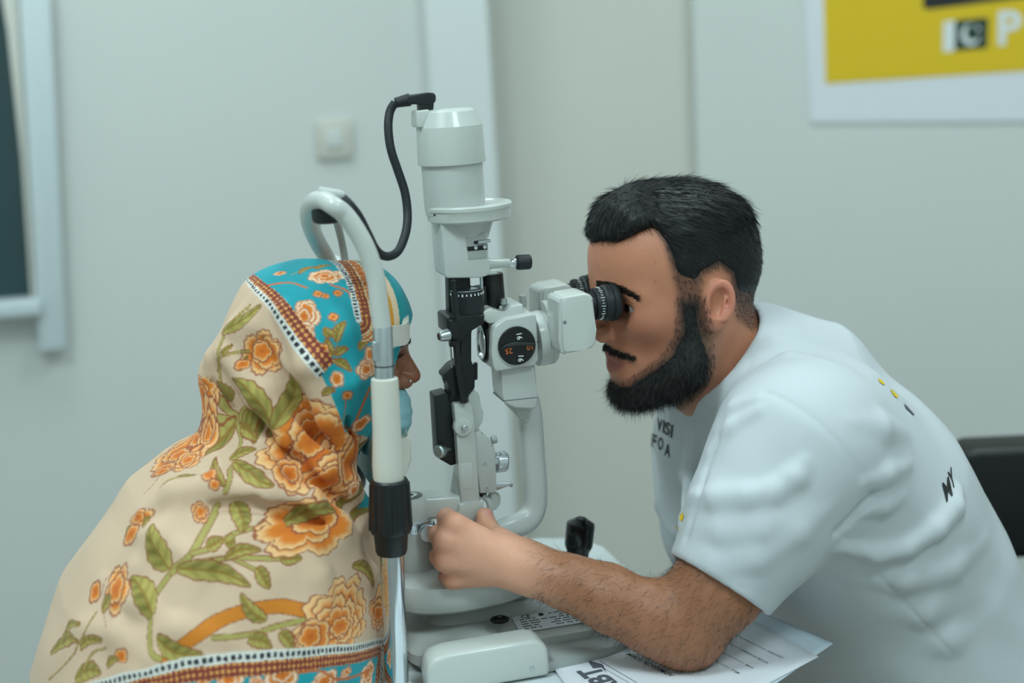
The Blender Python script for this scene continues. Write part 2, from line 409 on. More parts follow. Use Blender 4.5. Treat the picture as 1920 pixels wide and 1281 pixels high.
lathe('label_mark', [(.0028, 0), (.0028, .0002)], LBO + LBX * .030 + LBY * .0255 + LBX.cross(LBY) * .0006, LBX.cross(LBY), M['ink'], sl, 16)

# ---- pivot column
pv = ip(769, 930, 0); pu, pz = pv.x, pv.z
lathe('pivot_column', [(.0225, .082), (.0225, .115), (.0228, pz - .034)], (pu, 0, 0), (0, 0, 1), G, sl, 40)
lathe('scale_ring', [(.0215, pz - .036), (.0222, pz - .034), (.0222, pz - .023), (.0205, pz - .022)], (pu, 0, 0), (0, 0, 1), M['alu'], sl, 40)
lathe('pivot_head', [(.0190, pz - .024), (.0205, pz - .020), (.0205, pz - .004), (.0195, pz - .001), (.0180, pz), (.0125, pz), (.0125, pz - .001)], (pu, 0, 0), (0, 0, 1), GB, sl, 40)
lathe('pivot_socket', [(.0125, pz - .0012), (.0125, pz + .0004), (.0075, pz + .0004), (.0075, pz - .001)], (pu, 0, 0), (0, 0, 1), M['blackg'], sl, 32)
lathe('pivot_screw', [(.0075, pz - .001), (.0072, pz + .0012), (.004, pz + .0012), (.0038, pz - .001), (0, pz - .001)], (pu, 0, 0), (0, 0, 1), M['alu'], sl, 24)
bm = bmesh.new()
for k in range(30):
    th = R_(200 + k * 5.5); L = .006 if k % 5 == 0 else .0035
    add_box(bm, (pu + .0223 * math.cos(th), .0223 * math.sin(th), pz - .0305), (.0004, .0004, L), rot=Matrix.Rotation(th, 3, 'Z'))
bm_obj('scale_marks', bm, M['ink'], sl, smooth=False)
# clamp bracket and clamp knob on the pivot
slab_px('clamp_bracket', [(795, 985), (812, 985), (830, 1000), (830, 1085), (800, 1085), (792, 1040)], -.018, .018, G2, sl, .003)
kn = P3(803, 999, -.030)
lathe('clamp_knob', [(.0045, -.016), (.0045, -.006), (.0082, -.005), (.0090, -.003), (.0090, .004), (.0080, .0055), (0, .0055)], kn, Vector((-.10, -1, .08)), M['alu'], sl, 28)

# ---- lower arm joining pivot to the lamp tower
slab_px('lamp_arm', [(781, 946), (793, 934), (860, 930), (900, 935), (900, 978), (781, 974)], -.015, .015, GB, sl, .0045, 4)
slab_px('arm_fillet', [(852, 932), (860, 880), (866, 800), (880, 800), (900, 935), (900, 978), (862, 975)], -.010, .012, G, sl, .003)
slab_px('tower_foot', [(861, 948), (868, 943), (898, 942), (908, 936), (906, 985), (858, 985)], -.020, .016, GB, sl, .003)

# ---- tower post (grey), boss and right slide
tp = [(851, 760), (855, 757), (880, 756), (886, 762), (889, 800), (900, 942), (866, 946), (861, 890), (855, 800)]
slab_px('tower_post', tp, -.018, .006, GB, sl, .0022)
slab_px('post_inlay', [(862, 870), (884, 868), (888, 915), (867, 919)], -.0184, -.017, GB, sl, .0004)
bs = P3(868, 800, -.018)
lathe('hinge_boss', [(.0098, -.004), (.0098, .0015), (.009, .003), (.0075, .0036), (0, .0036)], bs, (0, -1, 0), GB, sl, 32)
lathe('hinge_pin', [(.003, 0), (.003, .004), (.0022, .005), (0, .005)], bs + Vector((0, -.0034, 0)), (0, -1, 0), M['alu'], sl, 20)
slab_px('rear_bracket', [(874, 732), (888, 729), (894, 738), (899, 741), (903, 764), (907, 775), (905, 792), (893, 812), (885, 812), (880, 760)], -.004, .014, GB, sl, .002)
slab_px('slide_housing', [(888, 812), (903, 808), (912, 822), (926, 836), (929, 845), (932, 920), (928, 925), (899, 926), (890, 850)], -.015, .014, G, sl, .0025)
for n_, (x, y) in enumerate(((909, 870), (912, 917))):
    c = P3(x, y, -.015)
    lathe('housing_screw', [(.0022, 0), (.0022, .0006), (.0014, .0006), (.001, -.0006), (0, -.0006)], c + Vector((0, .0002, 0)), (0, -1, 0), M['steel'], sl, 14)
c0, c1 = P3(924, 866, -.002), P3(951, 866, -.002)
lathe('slide_knob_shaft', [(.006, 0), (.006, .006)], c0, c1 - c0, M['chrome'], sl, 24)
bm = bmesh.new(); L = (c1 - c0).length
add_lathe(bm, [(.0098, .0035), (.0105, .0045), (.0105, L - .002), (.0095, L - .0005), (0, L)], c0, c1 - c0, 40)
for v_ in bm.verts: pass
a_, b_, d_ = basis(c1 - c0)
for k in range(40):
    th = k * math.pi / 20; add_box(bm, c0 + d_ * (.004 + (L - .006) / 2) + (a_ * math.cos(th) + b_ * math.sin(th)) * .0104, (L - .007, .0007, .0007))
bm_obj('slide_knob', bm, M['alu'], sl)
slab_px('slide_lever', [(926, 906), (958, 905), (962, 908), (961, 914), (957, 914), (954, 910), (936, 919), (928, 921)], -.006, -.001, M['alu'], sl, .0008)
kn = P3(921, 826, .004)
rod('upper_screw', kn, kn + Vector((.006, 0, .001)), .0042, G2, sl)
slab_px('slide_foot', [(899, 922), (914, 924), (912, 932), (900, 933)], -.006, .006, BK, sl, .001)
# cable loop at the foot
lp_ = [P3(905, 930, -.004), P3(916, 940, -.006), P3(919, 955, -.006), P3(916, 972, -.004), P3(910, 985, 0)]
tube('foot_cable', spline(lp_, 5), .0032, M['greyb'], sl, 12)
kn = P3(920, 938, .006)
lathe('foot_wheel', [(.0085, 0), (.0092, .001), (.0092, .006), (.008, .007), (0, .007)], kn + Vector((0, 0, 0)), Vector((.5, -.6, 0)), GB, sl, 28)

# ---- black filter box with its knob
slab_px('filter_box', [(815, 743), (838, 737), (858, 750), (862, 868), (846, 874), (822, 860)], -.006, .020, BK, sl, .0012)
fb0 = P3(843, 838, -.008)
kn = P3(823, 848, -.014)
lathe('filter_knob', [(.003, -.010), (.003, 0), (.0055, .001), (.0066, .003), (.0066, .008), (.005, .0095), (0, .0095)], kn + Vector((.0055, .004, 0)), Vector((-.8, -.7, .1)), M['steel'], sl, 20)

# ---- black slit mechanism
slab_px('slit_rail', [(848, 600), (860, 600), (864, 680), (877, 757), (864, 757), (856, 700)], -.024, -.016, BK, sl, .0012)
slab_px('slit_column', [(864, 598), (897, 596), (890, 612), (880, 624), (880, 678), (891, 688), (891, 728), (868, 757), (862, 700)], -.010, .012, BK, sl, .002)
slab_px('slit_tab', [(889, 682), (896, 680), (896, 712), (890, 714)], .004, .010, BK, sl, .001)
slab_px('mirror_housing', [(831, 705), (847, 687), (862, 678), (868, 690), (868, 745), (845, 742), (842, 718), (833, 711)], -.012, .012, BK, sl, .0015)
slab_px('mirror_lower', [(841, 718), (862, 715), (866, 760), (842, 752)], -.008, .014, BK, sl, .0015)
slab_px('mount_block', [(838, 598), (842, 594), (895, 592), (909, 589), (908, 606), (898, 612), (876, 622), (872, 640), (855, 640), (852, 632), (840, 628)], -.022, .022, BK, sl, .0025)
slab_px('mount_step', [(843, 601), (864, 600), (866, 636), (849, 638)], -.029, -.018, BK, sl, .0015)
# tilt knob
k0, k1 = P3(850, 626, -.022), P3(821, 632, -.027)
lathe('tilt_knob', [(.004, 0), (.0052, .004), (.0062, .006), (.0055, .012), (.0045, .0155), (.0035, .0165), (0, .0165)], k0, k1 - k0, M['steel'], sl, 20)
kk = P3(843, 641, -.02); rod('tilt_collar', kk, kk + Vector((.006, 0, -.001)), .005, BK, sl)
r0, r1 = P3(844, 640, -.016), P3(848, 690, -.016); rod('guide_rod', r0, r1, .0009, M['steel'], sl, 8, .0001)
lathe('drum_post', [(.0032, 0), (.0032, .026), (.0018, .032), (.0018, .038), (.0024, .040), (0, .041)], P3(857, 602, -.033), P3(852, 545, -.033) - P3(857, 602, -.033), BK, sl, 14)
# aperture drum with white figures round its upper rim
d0, d1 = P3(879, 600, -.004), P3(875, 541, -.004); dd = (d1 - d0).normalized(); DL = (d1 - d0).length
lathe('aperture_drum', [(.0155, 0), (.0162, .001), (.0162, DL - .0015), (.0152, DL), (.0115, DL), (.0115, DL - .003), (0, DL - .003)], d0, dd, M['blackr'], sl, 40)
a_, b_, d_ = basis(dd)
lathe('drum_rim', [(.0163, DL - .0012), (.0163, DL - .0004), (.0156, DL - .0004)], d0, dd, M['steel'], sl, 40)
bm = bmesh.new()
for k in range(24):
    th = k * math.pi / 12; c_ = d0 + d_ * (DL - .0045) + (a_ * math.cos(th) + b_ * math.sin(th)) * .0162
    add_box(bm, c_, (.0012, .0012, .0018 if k % 2 else .0026))
bm_obj('drum_figures', bm, M['white'], sl, smooth=False)
c0, c1 = P3(863, 600, .006), P3(860, 515, .006)
slab_px('drum_column', [(841, 520), (882, 518), (884, 560), (884, 600), (843, 604)], .004, .022, BK, sl, .002)
rod('side_rod', P3(905, 590, -.010), P3(902, 515, -.010), .0016, M['steel'], sl, 10)

# ---- slit body under the flange
body = [(826, 412), (925, 404), (915, 428), (911, 436), (914, 486), (918, 488), (920, 512), (912, 518), (900, 521), (838, 522), (834, 516)]
slab_px('slit_body', body, -.022, .024, G, sl, .004, 4)
slab_px('access_panel', [(873, 439), (910, 436), (913, 484), (878, 487)], -.0226, -.0216, G2, sl, .0004)
slab_px('panel_strip', [(876, 463), (913, 460), (914, 468), (877, 471)], -.0232, -.0222, M['blackg'], sl, .0003)
slab_px('panel_slot', [(888, 455), (890, 452), (908, 450), (908, 456), (890, 458)], -.0232, -.0222, BK, sl, .0003)
for x in (892, 909):
    c = P3(x, 465 - (x - 892) * .1, -.0234)
    lathe('strip_screw', [(.0018, 0), (.0018, .0006), (.001, .0007), (0, .0002)], c, (0, -1, 0), M['alu'], sl, 14)
l0 = P3(896, 455, -.024); rod('panel_lever', l0, P3(920, 451, -.028), .0017, M['alu'], sl, 10)
# side knob of the slit body
k0, k1 = P3(914, 495, -.004), P3(995, 491, -.004); kd = k1 - k0; KL = kd.length
lathe('side_shaft', [(.0062, 0), (.0055, .003), (.0048, .006), (.0044, KL * .52)], k0, kd, GB, sl, 24)
lathe('side_shaft_collar', [(.0044, KL * .51), (.0046, KL * .52), (.0046, KL * .67), (.0044, KL * .68)], k0, kd, M['chrome'], sl, 24)
lathe('side_knob', [(.0062, KL * .665), (.0074, KL * .68), (.0076, KL * .72), (.0076, KL * .95), (.0068, KL * .99), (.006, KL)], k0, kd, M['blackr'], sl, 28)

# ---- flange, lamp body, lamp cap, all along the tower's own lean
ax0, ax1 = P3(853, 388, 0), P3(840, 205, 0); lean = (ax1 - ax0).normalized()
fc = P3(880, 412, 0)
fl = P3(880, 392, 0)
lathe('flange', [(.0385, 0), (.0410, .002), (.0418, .0105), (.0428, .012), (.0430, .0150), (.0418, .0165), (.039, .0165), (.037, .0150), (0, .0150)], fc, lean, GB, sl, 56, .98, 1)
fs = P3(954, 388, -.010)
slab_px('flange_slot', [(951, 381), (955, 380), (953, 396), (950, 397)], -.014, -.006, BK, sl, .0004)
c = P3(815, 403, -.030); rod('flange_screw', c, c + Vector((-.001, -.003, 0)), .0011, BK, sl, 10, .0001)
# funnel below the flange
lathe('funnel', [(.0215, -.018), (.026, -.006), (.029, .001)], fc + Vector((-.004, 0, 0)), lean, G, sl, 40)
HL = (ax1 - ax0).length
def seat(px, py): return (P3(px, py, 0) - ax0).dot(lean)
t_b, t_m, t_c = 0.0, seat(845, 306), seat(842, 236)
lathe('lamp_body', [(.0290, -.006), (.0296, 0), (.0300, .004), (.0300, t_m + .004)], ax0, lean, G, sl, 56)
lcap = lathe('lamp_cap', [(.0305, t_m - .001), (.0330, t_m), (.0332, t_m + .001), (.0322, t_c), (.0262, t_c + .0140), (.0225, t_c + .0162), (0, t_c + .0168)], ax0, lean, GB, sl, 64)
lcap.data.set_sharp_from_angle(angle=R_(17))
# connector block and plug
slab_px('connector_block', [(781, 208), (806, 205), (806, 240), (782, 240)], -.014, .014, GB, sl, .002)
slab_px('plug_stem', [(787, 193), (814, 191), (813, 206), (788, 207)], -.008, .008, BK, sl, .001)
slab_px('plug_body', [(767, 179), (806, 174), (815, 174), (818, 180), (818, 190), (813, 195), (806, 196), (766, 196)], -.009, .009, M['blackr'], sl, .0018)
lathe('plug_relief', [(.0062, 0), (.0056, .006), (.0048, .014)], P3(768, 187, 0), P3(740, 193, 0) - P3(768, 187, 0), M['blackr'], sl, 16)

# ---- microscope arm
arm = [ip(*p) for p in ((985, 742, .012), (993, 775, .012), (999, 860, .012), (1003, 920, .010), (1000, 955, .008), (985, 978, .004), (955, 990, 0), (900, 1012, 0), (850, 1030, 0))]
tube('microscope_arm', spline([tuple(p) for p in arm], 6), .0123, G, sl, 28, sx=1.0, sy=1.0, up=(0, 1, 0), power=3.0)
slab_px('microscope_column', [(938, 692), (1004, 684), (1008, 744), (1007, 764), (1000, 768), (966, 766), (945, 756), (943, 740)], -.016, .024, G, sl, .004, 4)
bm = bmesh.new()
q0, q1 = pxo([(943, 752), (1008, 745)], -.016)
add_box(bm, ((q0[0] + q1[0]) / 2, .004, (q0[1] + q1[1]) / 2), ((q1[0] - q0[0]), .0406, .0006), rot=Matrix.Rotation(-math.atan2(q1[1] - q0[1], q1[0] - q0[0]), 3, 'Y'))
bm_obj('column_joint', bm, M['ink2'], sl)
slab_px('arm_knuckle', [(948, 750), (1009, 744), (1013, 800), (990, 806), (972, 782), (956, 766)], .000, .024, G, sl, .008, 5)

# ---- microscope body
mb = [(928, 612), (948, 598), (1000, 588), (1006, 592), (1010, 676), (1002, 686), (930, 698), (924, 688), (922, 660), (923, 625)]
slab_px('microscope_body', mb, -.024, .040, G, sl, .006, 4)
slab_px('top_mount', [(905, 586), (920, 578), (948, 588), (958, 574), (981, 570), (983, 594), (962, 602), (917, 608), (906, 600)], -.014, .034, GB, sl, .002)
c = P3(939, 577, -.0145); rod('mount_screw', c, c + Vector((0, -.001, 0)), .0019, M['steel'], sl, 14, .0002)
c = P3(945, 571, .0); rod('mount_pin', c, P3(944, 559, 0), .0035, M['steel'], sl, 16)
r0, r1 = P3(926, 573, .022), P3(921, 513, .022)
lathe('mirror_tube', [(.0118, 0), (.0120, .001), (.0120, (r1 - r0).length - .001), (.0115, (r1 - r0).length)], r0, r1 - r0, BK, sl, 32)
slab_px('tube_cap', [(905, 516), (935, 512), (936, 515), (906, 519)], .016, .028, G2, sl, .0005)
slab_px('tube_bracket', [(898, 540), (912, 538), (914, 572), (900, 575)], .008, .028, BK, sl, .001)
# dial
dc = P3(968, 648, -.024); dn = Vector((-.05, -1, .03))
lathe('dial_bezel', [(.0215, -.003), (.0212, .0008), (.0195, .0012), (.0192, .0)], dc, dn, G2, sl, 48)
lathe('magnification_dial', [(.0188, -.002), (.0190, .001), (.0182, .0028), (0, .0028)], dc, dn, M['blackg'], sl, 48)
rt = Vector((.995, -.05, 0)).normalized(); upz = dn.normalized().cross(rt)
fo = dc + dn.normalized() * .0028
bm = bmesh.new()
gp_ = [(-.0178, -.0005), (-.012, .003), (-.004, .0045), (.004, .0038), (.0178, .0015), (.0178, -.001), (.006, .0003), (-.006, .0006)]
add_prism(bm, gp_, rt, upz, dn.normalized() * .0042, fo - dn.normalized() * .001, .0008, 2)
bm_obj('dial_grip', bm, M['blackr'], sl)
def dtxt(s, x, z, m, ang, size=.0078):
    a = R_(ang); ax = rt * math.cos(a) + upz * math.sin(a); ay = -rt * math.sin(a) + upz * math.cos(a)
    text_on('dial_figure', s, size, fo + rt * x + upz * z, ax, ay, m, sl, bold=.00008, lift=.0003)
dtxt('16', .0028, .0098, M['white'], -85); dtxt('25', -.0085, -.0040, M['orange'], 180); dtxt('10', .0135, -.0022, M['orange'], 180); dtxt('16', .0030, -.0125, M['white'], -95)
# objective
ob = P3(925, 652, -.024); ob.y = .008; od = Vector((-1, 0, 0.03))
lathe('objective_ring', [(.0215, -.010), (.0215, 0), (.0205, .003), (.0185, .0042), (.0168, .0042), (.0165, .0015)], ob, od, BK, sl, 48)
lathe('objective_chrome', [(.0172, .002), (.0172, .0048), (.0156, .0048), (.0152, .002)], ob, od, M['alu'], sl, 48)
lathe('objective_lens', [(.0156, .0012), (.0156, .0026), (.011, .0040), (.006, .0047), (0, .005)], ob, od, M['lens'], sl, 48)
# collar towards the binocular head
cc = P3(1012, 634, .010); ca = Vector((1, 0, .06))
lathe('head_collar', [(.028, -.006), (.0285, .0), (.0285, .003), (.0275, .0035), (.0275, .006), (.0283, .0065), (.0283, .0105), (.0272, .0115), (.026, .013)], cc, ca, GB, sl, 64)
pd = P3(1014, 630, -.0252); rod('index_dot', P3(1008, 641, -.0245), P3(1008, 641, -.0245) + Vector((0, -.0006, 0)), .0009, BK, sl, 10, .0001)
# binocular head: hinge plate and two prism housings
TILT = R_(8.0)
hp = P3(1026, 618, .010)
lathe('hinge_plate', [(.026, -.001), (.0265, .004), (.025, .007)], hp + Vector((-.002, 0, .004)), ca, G, sl, 48)
def prism_house(vc, dx):
    """outline along the optical axis, drawn on the near face then set at its own depth"""
    vn = vc - .021
    pts = [(1056, 566), (1062, 557), (1098, 551), (1109, 553), (1114, 560), (1120, 620), (1120, 642), (1113, 653), (1098, 658), (1066, 664), (1059, 660), (1058, 640), (1055, 595)]
    base = pxo(pts, -.052)
    s = slab('prism_housing', base, vn, vc + .019, GB, sl, .0075, 5)
    bm = bmesh.new(); q = pxo([(1026, 556), (1034, 553), (1038, 664), (1030, 664)], -.052)
    s2 = slab('housing_seam', pxo([(1048, 568), (1052, 560), (1060, 559), (1070, 590), (1070, 655), (1064, 668), (1054, 664), (1050, 640)], -.052), vn + .002, vc + .017, G, sl, .003, 3)
    return s
def eyepiece(vc):
    e0, e1 = P3(1113, 572, -.033), P3(1163, 566, -.033); e0.y = e1.y = vc; d = (e1 - e0); L = d.length
    lathe('eyepiece_tube', [(.0120, -.004), (.0120, .006)], e0, d, M['blackr'], sl, 40)
    b = lathe('eyepiece', [(.0158, .0015), (.0162, .003), (.0162, .010), (.0172, .0105), (.0185, .0125), (.0187, .0165), (.0178, .017), (.0178, .0185), (.0192, .019), (.0194, L - .006), (.0186, L - .0035), (.0176, L - .002), (.0125, L - .001), (.0115, L - .004), (0, L - .006)], e0, d, M['blackr'], sl, 56)
    a_, b_, d_ = basis(d); bm = bmesh.new()
    for k in range(36):
        th = k * math.pi / 18; n_ = a_ * math.cos(th) + b_ * math.sin(th)
        big = k % 3 == 0
        add_box(bm, e0 + d_ * (.0068) + n_ * .0163, (.0042 if big else .0022, .0006, .0006))
    bm_obj('dioptre_marks', bm, M['white'], sl, smooth=False)
PD = .0325; VC = .004
prism_house(VC - PD, 0); prism_house(VC + PD, 0)
eyepiece(VC - PD); eyepiece(VC + PD)
for vc, xy in ((VC - PD, (1059, 605)),):
    c = P3(xy[0], xy[1], vc - .021); rod('seam_screw', c + Vector((0, .003, 0)), c, .0022, M['steel'], sl, 14, .0002)
box('bridge_block', (P3(985, 560, .01).x, .02, P3(985, 567, .01).z), (.006, .010, .012), G2, sl, .001)

# ---- joystick
jb = on_table(1078, 1075, .055); jv = .02
j0, j1 = ip(1080, 1068, jv), ip(1090, 972, jv); jd = j1 - j0; JL = jd.length
lathe('joystick', [(.0105, -.012), (.0112, 0), (.0118, JL * .30), (.0128, JL * .38), (.0148, JL * .46), (.0152, JL * .50), (.0153, JL * .86), (.0148, JL * .91), (.0075, JL * .985), (0, JL * .985)], j0, jd, M['blackg'], sl, 40)
lathe('joystick_button', [(.0058, JL * .96), (.0058, JL * 1.0), (.005, JL * 1.015), (0, JL * 1.015)], j0, jd, M['blackr'], sl, 24)
lathe('joystick_boot', [(.020, .0), (.019, .006), (.014, .014), (.0115, .022)], Vector((j0.x - .001, jv, .012)), jd, M['blackr'], sl, 32)
rod('joystick_stem', Vector((j0.x - .001, jv, .012)), j0 + jd * .05, .0085, M['blackr'], sl)

# ================================================================ HEADREST FRAME
hr = empty('chin_rest', 'white chin rest frame with two posts holding the patient in front of lamp', 'chin rest', O, INST_A)
NV, FV = -.112, .112
def both(fn):
    fn(NV); fn(FV)
def nearp(px, py): p = ip(px, py, NV); return p
upper = [(717, 622), (712, 580), (704, 520), (688, 470), (668, 432), (646, 402), (624, 385)]
un = [nearp(*p) for p in upper]
path = [tuple(p) for p in un]
# over the top to the far side: the two arches meet in a rounded bow
fpost = nearp(717, 612)
bow = [tuple(ip(*p)) for p in ((604, 375, -.088), (588, 380, -.068), (579, 398, -.04), (583, 425, -.008), (596, 455, .03), (612, 482, .065), (628, 515, .092))]
tube('bow', spline(path + bow + [(fpost.x - .006, FV - .003, fpost.z + .03), (fpost.x, FV, fpost.z), (fpost.x + .001, FV, fpost.z - .008)], 7), .0085, M['greyb'], hr, 20)
def post(v):
    g = lambda px, py: Vector((nearp(px, py).x, v, nearp(px, py).z))
    a, b = g(717, 612), g(721, 712)
    lathe('post_sleeve', [(.0086, 0), (.0090, .001), (.0090, (b - a).length)], a, b - a, M['steel'], hr, 28)
    c = a + (b - a) * .72; lathe('sleeve_groove', [(.0091, 0), (.0091, .0012)], c, b - a, M['ink'], hr, 28)
    kx = a + Vector((-.008, -.004, -.012)); rod('sleeve_clamp', kx, kx + Vector((0, 0, -.018)), .0042, M['steel'], hr, 14)
    c0, c1 = g(721, 708), g(729, 906); L = (c1 - c0).length
    lathe('post_cover', [(.0105, 0), (.0122, .001), (.0126, .004), (.0130, L * .5), (.0140, L * .72), (.0146, L * .82), (.0138, L)], c0, c1 - c0, M['ivory'], hr, 32)
    h0, h1 = g(730, 898), g(734, 1038); d = h1 - h0; L = d.length
    bm = bmesh.new()
    add_lathe(bm, [(.0160, 0), (.0172, .0015), (.0178, .006), (.0190, L * .55), (.0194, L * .66), (.0182, L * .71), (.0160, L * .73), (.0148, L * .95), (.0135, L)], h0, d, 48)
    a_, b_, d_ = basis(d)
    for k in range(12):
        th = k * math.pi / 6; n_ = a_ * math.cos(th) + b_ * math.sin(th)
        add_tube(bm, [h0 + d_ * .004 + n_ * .0168, h0 + d_ * L * .35 + n_ * .0178, h0 + d_ * L * .66 + n_ * .0186], .0022, 8)
    bm_obj('height_grip', bm, M['black'], hr)
    q0, q1 = g(734, 1030), g(744, 1278)
    q1 = Vector((q1.x, v, .010)) if True else q1
    rod('post_tube', q0, q1, .0112, M['chrome'], hr, 32)
    lathe('post_foot', [(.0165, 0), (.0165, .006), (.015, .009), (.0125, .012)], Vector((q1.x, v, 0)), (0, 0, 1), M['greyb'], hr, 32)
both(post)
# forehead band with its strap, chin cup
fbz = nearp(735, 628)
def swept_strip(name, pts, h, th, m, parent, bevel=.0015, tilt=0.0):
    """upright band through pts (u, v, z) of height h and thickness th"""
    P = [Vector(p) for p in pts]; vs, fs = [], []
    for i, p in enumerate(P):
        t = (P[min(i + 1, len(P) - 1)] - P[max(i - 1, 0)]).normalized(); n = Vector((t.y, -t.x, 0)).normalized()
        for a, b in ((-.5, -.5), (.5, -.5), (.5, -.2), (.62, 0), (.5, .2), (.5, .5), (-.5, .5)):
            vs.append(p + n * a * th + Vector((0, 0, b * h)) + n * (b * tilt))
    k = 7
    for i in range(len(P) - 1):
        for j in range(k): fs.append((i * k + j, i * k + (j + 1) % k, (i + 1) * k + (j + 1) % k, (i + 1) * k + j))
    fs += [tuple(range(k))[::-1], tuple((len(P) - 1) * k + j for j in range(k))]
    return py_obj(name, vs, fs, m, parent)
pb0 = nearp(717, 634)
bz = ip(758, 615, -.03).z; bu = ip(765, 622, -.04).x
band = spline([(pb0.x - .004, NV - .006, pb0.z - .006), (pb0.x + .010, NV + .010, pb0.z - .002), (bu - .008, -.062, bz), (bu + .001, -.035, bz + .002), (bu + .003, 0, bz + .003), (bu + .001, .035, bz + .002), (bu - .008, .062, bz), (pb0.x + .010, FV - .010, pb0.z - .002), (pb0.x - .004, FV, pb0.z - .006)], 6)
swept_strip('forehead_band', band, .0195, .0032, M['ivory'], hr)
swept_strip('forehead_pad', [b_ + np.array([-.0022, 0, .001]) for b_ in band[14:35]], .017, .003, M['wall_cream'], hr)
cup = pxo([(690, 812), (738, 818), (752, 812), (757, 800), (761, 812), (763, 850), (752, 880), (738, 905), (690, 905)], -.02)
slab('chin_cup', cup, -.045, .045, M['ivory'], hr, .006, 4)
cz = ip(735, 885, -.02)
box('chin_crossbar', (cz.x - .012, 0, cz.z), (.012, FV - NV, .016), M['ivory'], hr, .004)
box('chin_paper', (ip(748, 806, 0).x - .012, 0, ip(748, 806, 0).z), (.03, .05, .0015), M['paper'], hr, .0005)
# fixation lamp: knob under the bow and its thin arm
kc = ip(613, 403, -.075)
lathe('fixation_knob', [(.009, -.0075), (.0125, -.006), (.0138, -.003), (.0138, .004), (.011, .0075), (.005, .009)], kc, (0, 0, 1), M['blackr'], hr, 28)
rod('knob_stem', kc + Vector((0, 0, .006)), kc + Vector((0, 0, .022)), .004, M['greyb'], hr)
box('bow_clip', kc + Vector((.004, -.010, .0205)), (.024, .018, .0075), M['greyb'], hr, .003, rot=Matrix.Rotation(R_(14), 3, 'Y'))
fa = [ip(628, 405, -.02), ip(634, 425, .02), ip(640, 450, .05), ip(645, 475, .06), ip(650, 510, .065), ip(660, 550, .07)]
tube('fixation_arm', spline([tuple(p) for p in fa], 6), .0038, M['grey2'], hr, 12)

# ================================================================ LAMP CABLE
cab = [(741, 192, 0), (731, 210, 0), (728, 240, -.005), (733, 280, -.01), (746, 320, -.012), (759, 360, -.015), (764, 400, -.02), (761, 435, -.03), (747, 470, -.04), (726, 481, -.055), (706, 470, -.075), (690, 440, -.088), (672, 405, -.092), (652, 380, -.092), (634, 366, -.085), (618, 364, -.072), (606, 370, -.055), (594, 388, -.03), (592, 420, .006), (603, 455, .045), (622, 492, .08), (645, 550, .11)]
co = tube('lamp_cable', spline([tuple(wp(*ip(*p))) for p in cab], 8), .0042, M['blackr'], None, 14)
setp(co, 'black cable looping from the lamp plug down to the chin rest bow', 'cable')

# ================================================================ FREE-FORM SURFACES (signed distances, meshed block by block)
f32 = np.float32
from concurrent.futures import ThreadPoolExecutor
POOL = ThreadPoolExecutor(4)
def A3_(p): return np.array(tuple(p), f32)
def s_ell(P, c, r, R=None):
    q = P - A3_(c)
    if R is not None: q = q @ R
    r = A3_(r); k0 = np.sqrt(((q / r) ** 2).sum(1)); k1 = np.sqrt(((q / (r * r)) ** 2).sum(1)) + 1e-9
    return k0 * (k0 - 1) / k1
def s_cone(P, a, b, ra, rb):
    a, b = A3_(a), A3_(b); d = b - a; L = float(d @ d) + 1e-12
    t = np.clip(((P - a) @ d) / L, 0, 1); q = P - a - t[:, None] * d
    return np.sqrt((q * q).sum(1)) - (ra + t * (rb - ra))
def s_flatcone(P, a, b, ra, rb, n, k):
    """rounded cone squashed by k along direction n"""
    n = A3_(n); n = n / np.linalg.norm(n)
    a, b = A3_(a), A3_(b); d = b - a; L = float(d @ d) + 1e-12
    t = np.clip(((P - a) @ d) / L, 0, 1); q = P - a - t[:, None] * d
    w_ = q @ n; q = q + np.outer(w_ * (1.0 / k - 1.0), n)
    return (np.sqrt((q * q).sum(1)) - (ra + t * (rb - ra))) * min(1.0, (1 + k) / 2)
def smin(a, b, k):
    h = np.clip(k - np.abs(a - b), 0, None) / k
    return np.minimum(a, b) - h * h * k * .25
def smax(a, b, k): return -smin(-a, -b, k)
def s_chain(P, pts, rad, k=.004):
    d = None
    for i in range(len(pts) - 1):
        e = s_cone(P, pts[i], pts[i + 1], rad[i], rad[i + 1]); d = e if d is None else smin(d, e, k)
    return d
def near_chain(P, e, pts, rad, op, k, kc=.004):
    """blend a chain into distances e, touching only points near it"""
    a = np.array(pts, f32); g = max(rad) + k * 1.5 + .006
    m = ((P > a.min(0) - g) & (P < a.max(0) + g)).all(1) & (np.abs(e) < g + .02)
    if m.any():
        c = s_chain(P[m], pts, rad, kc); e = e.copy(); e[m] = smin(e[m], c, k) if op > 0 else smax(e[m], -c, k)
    return e
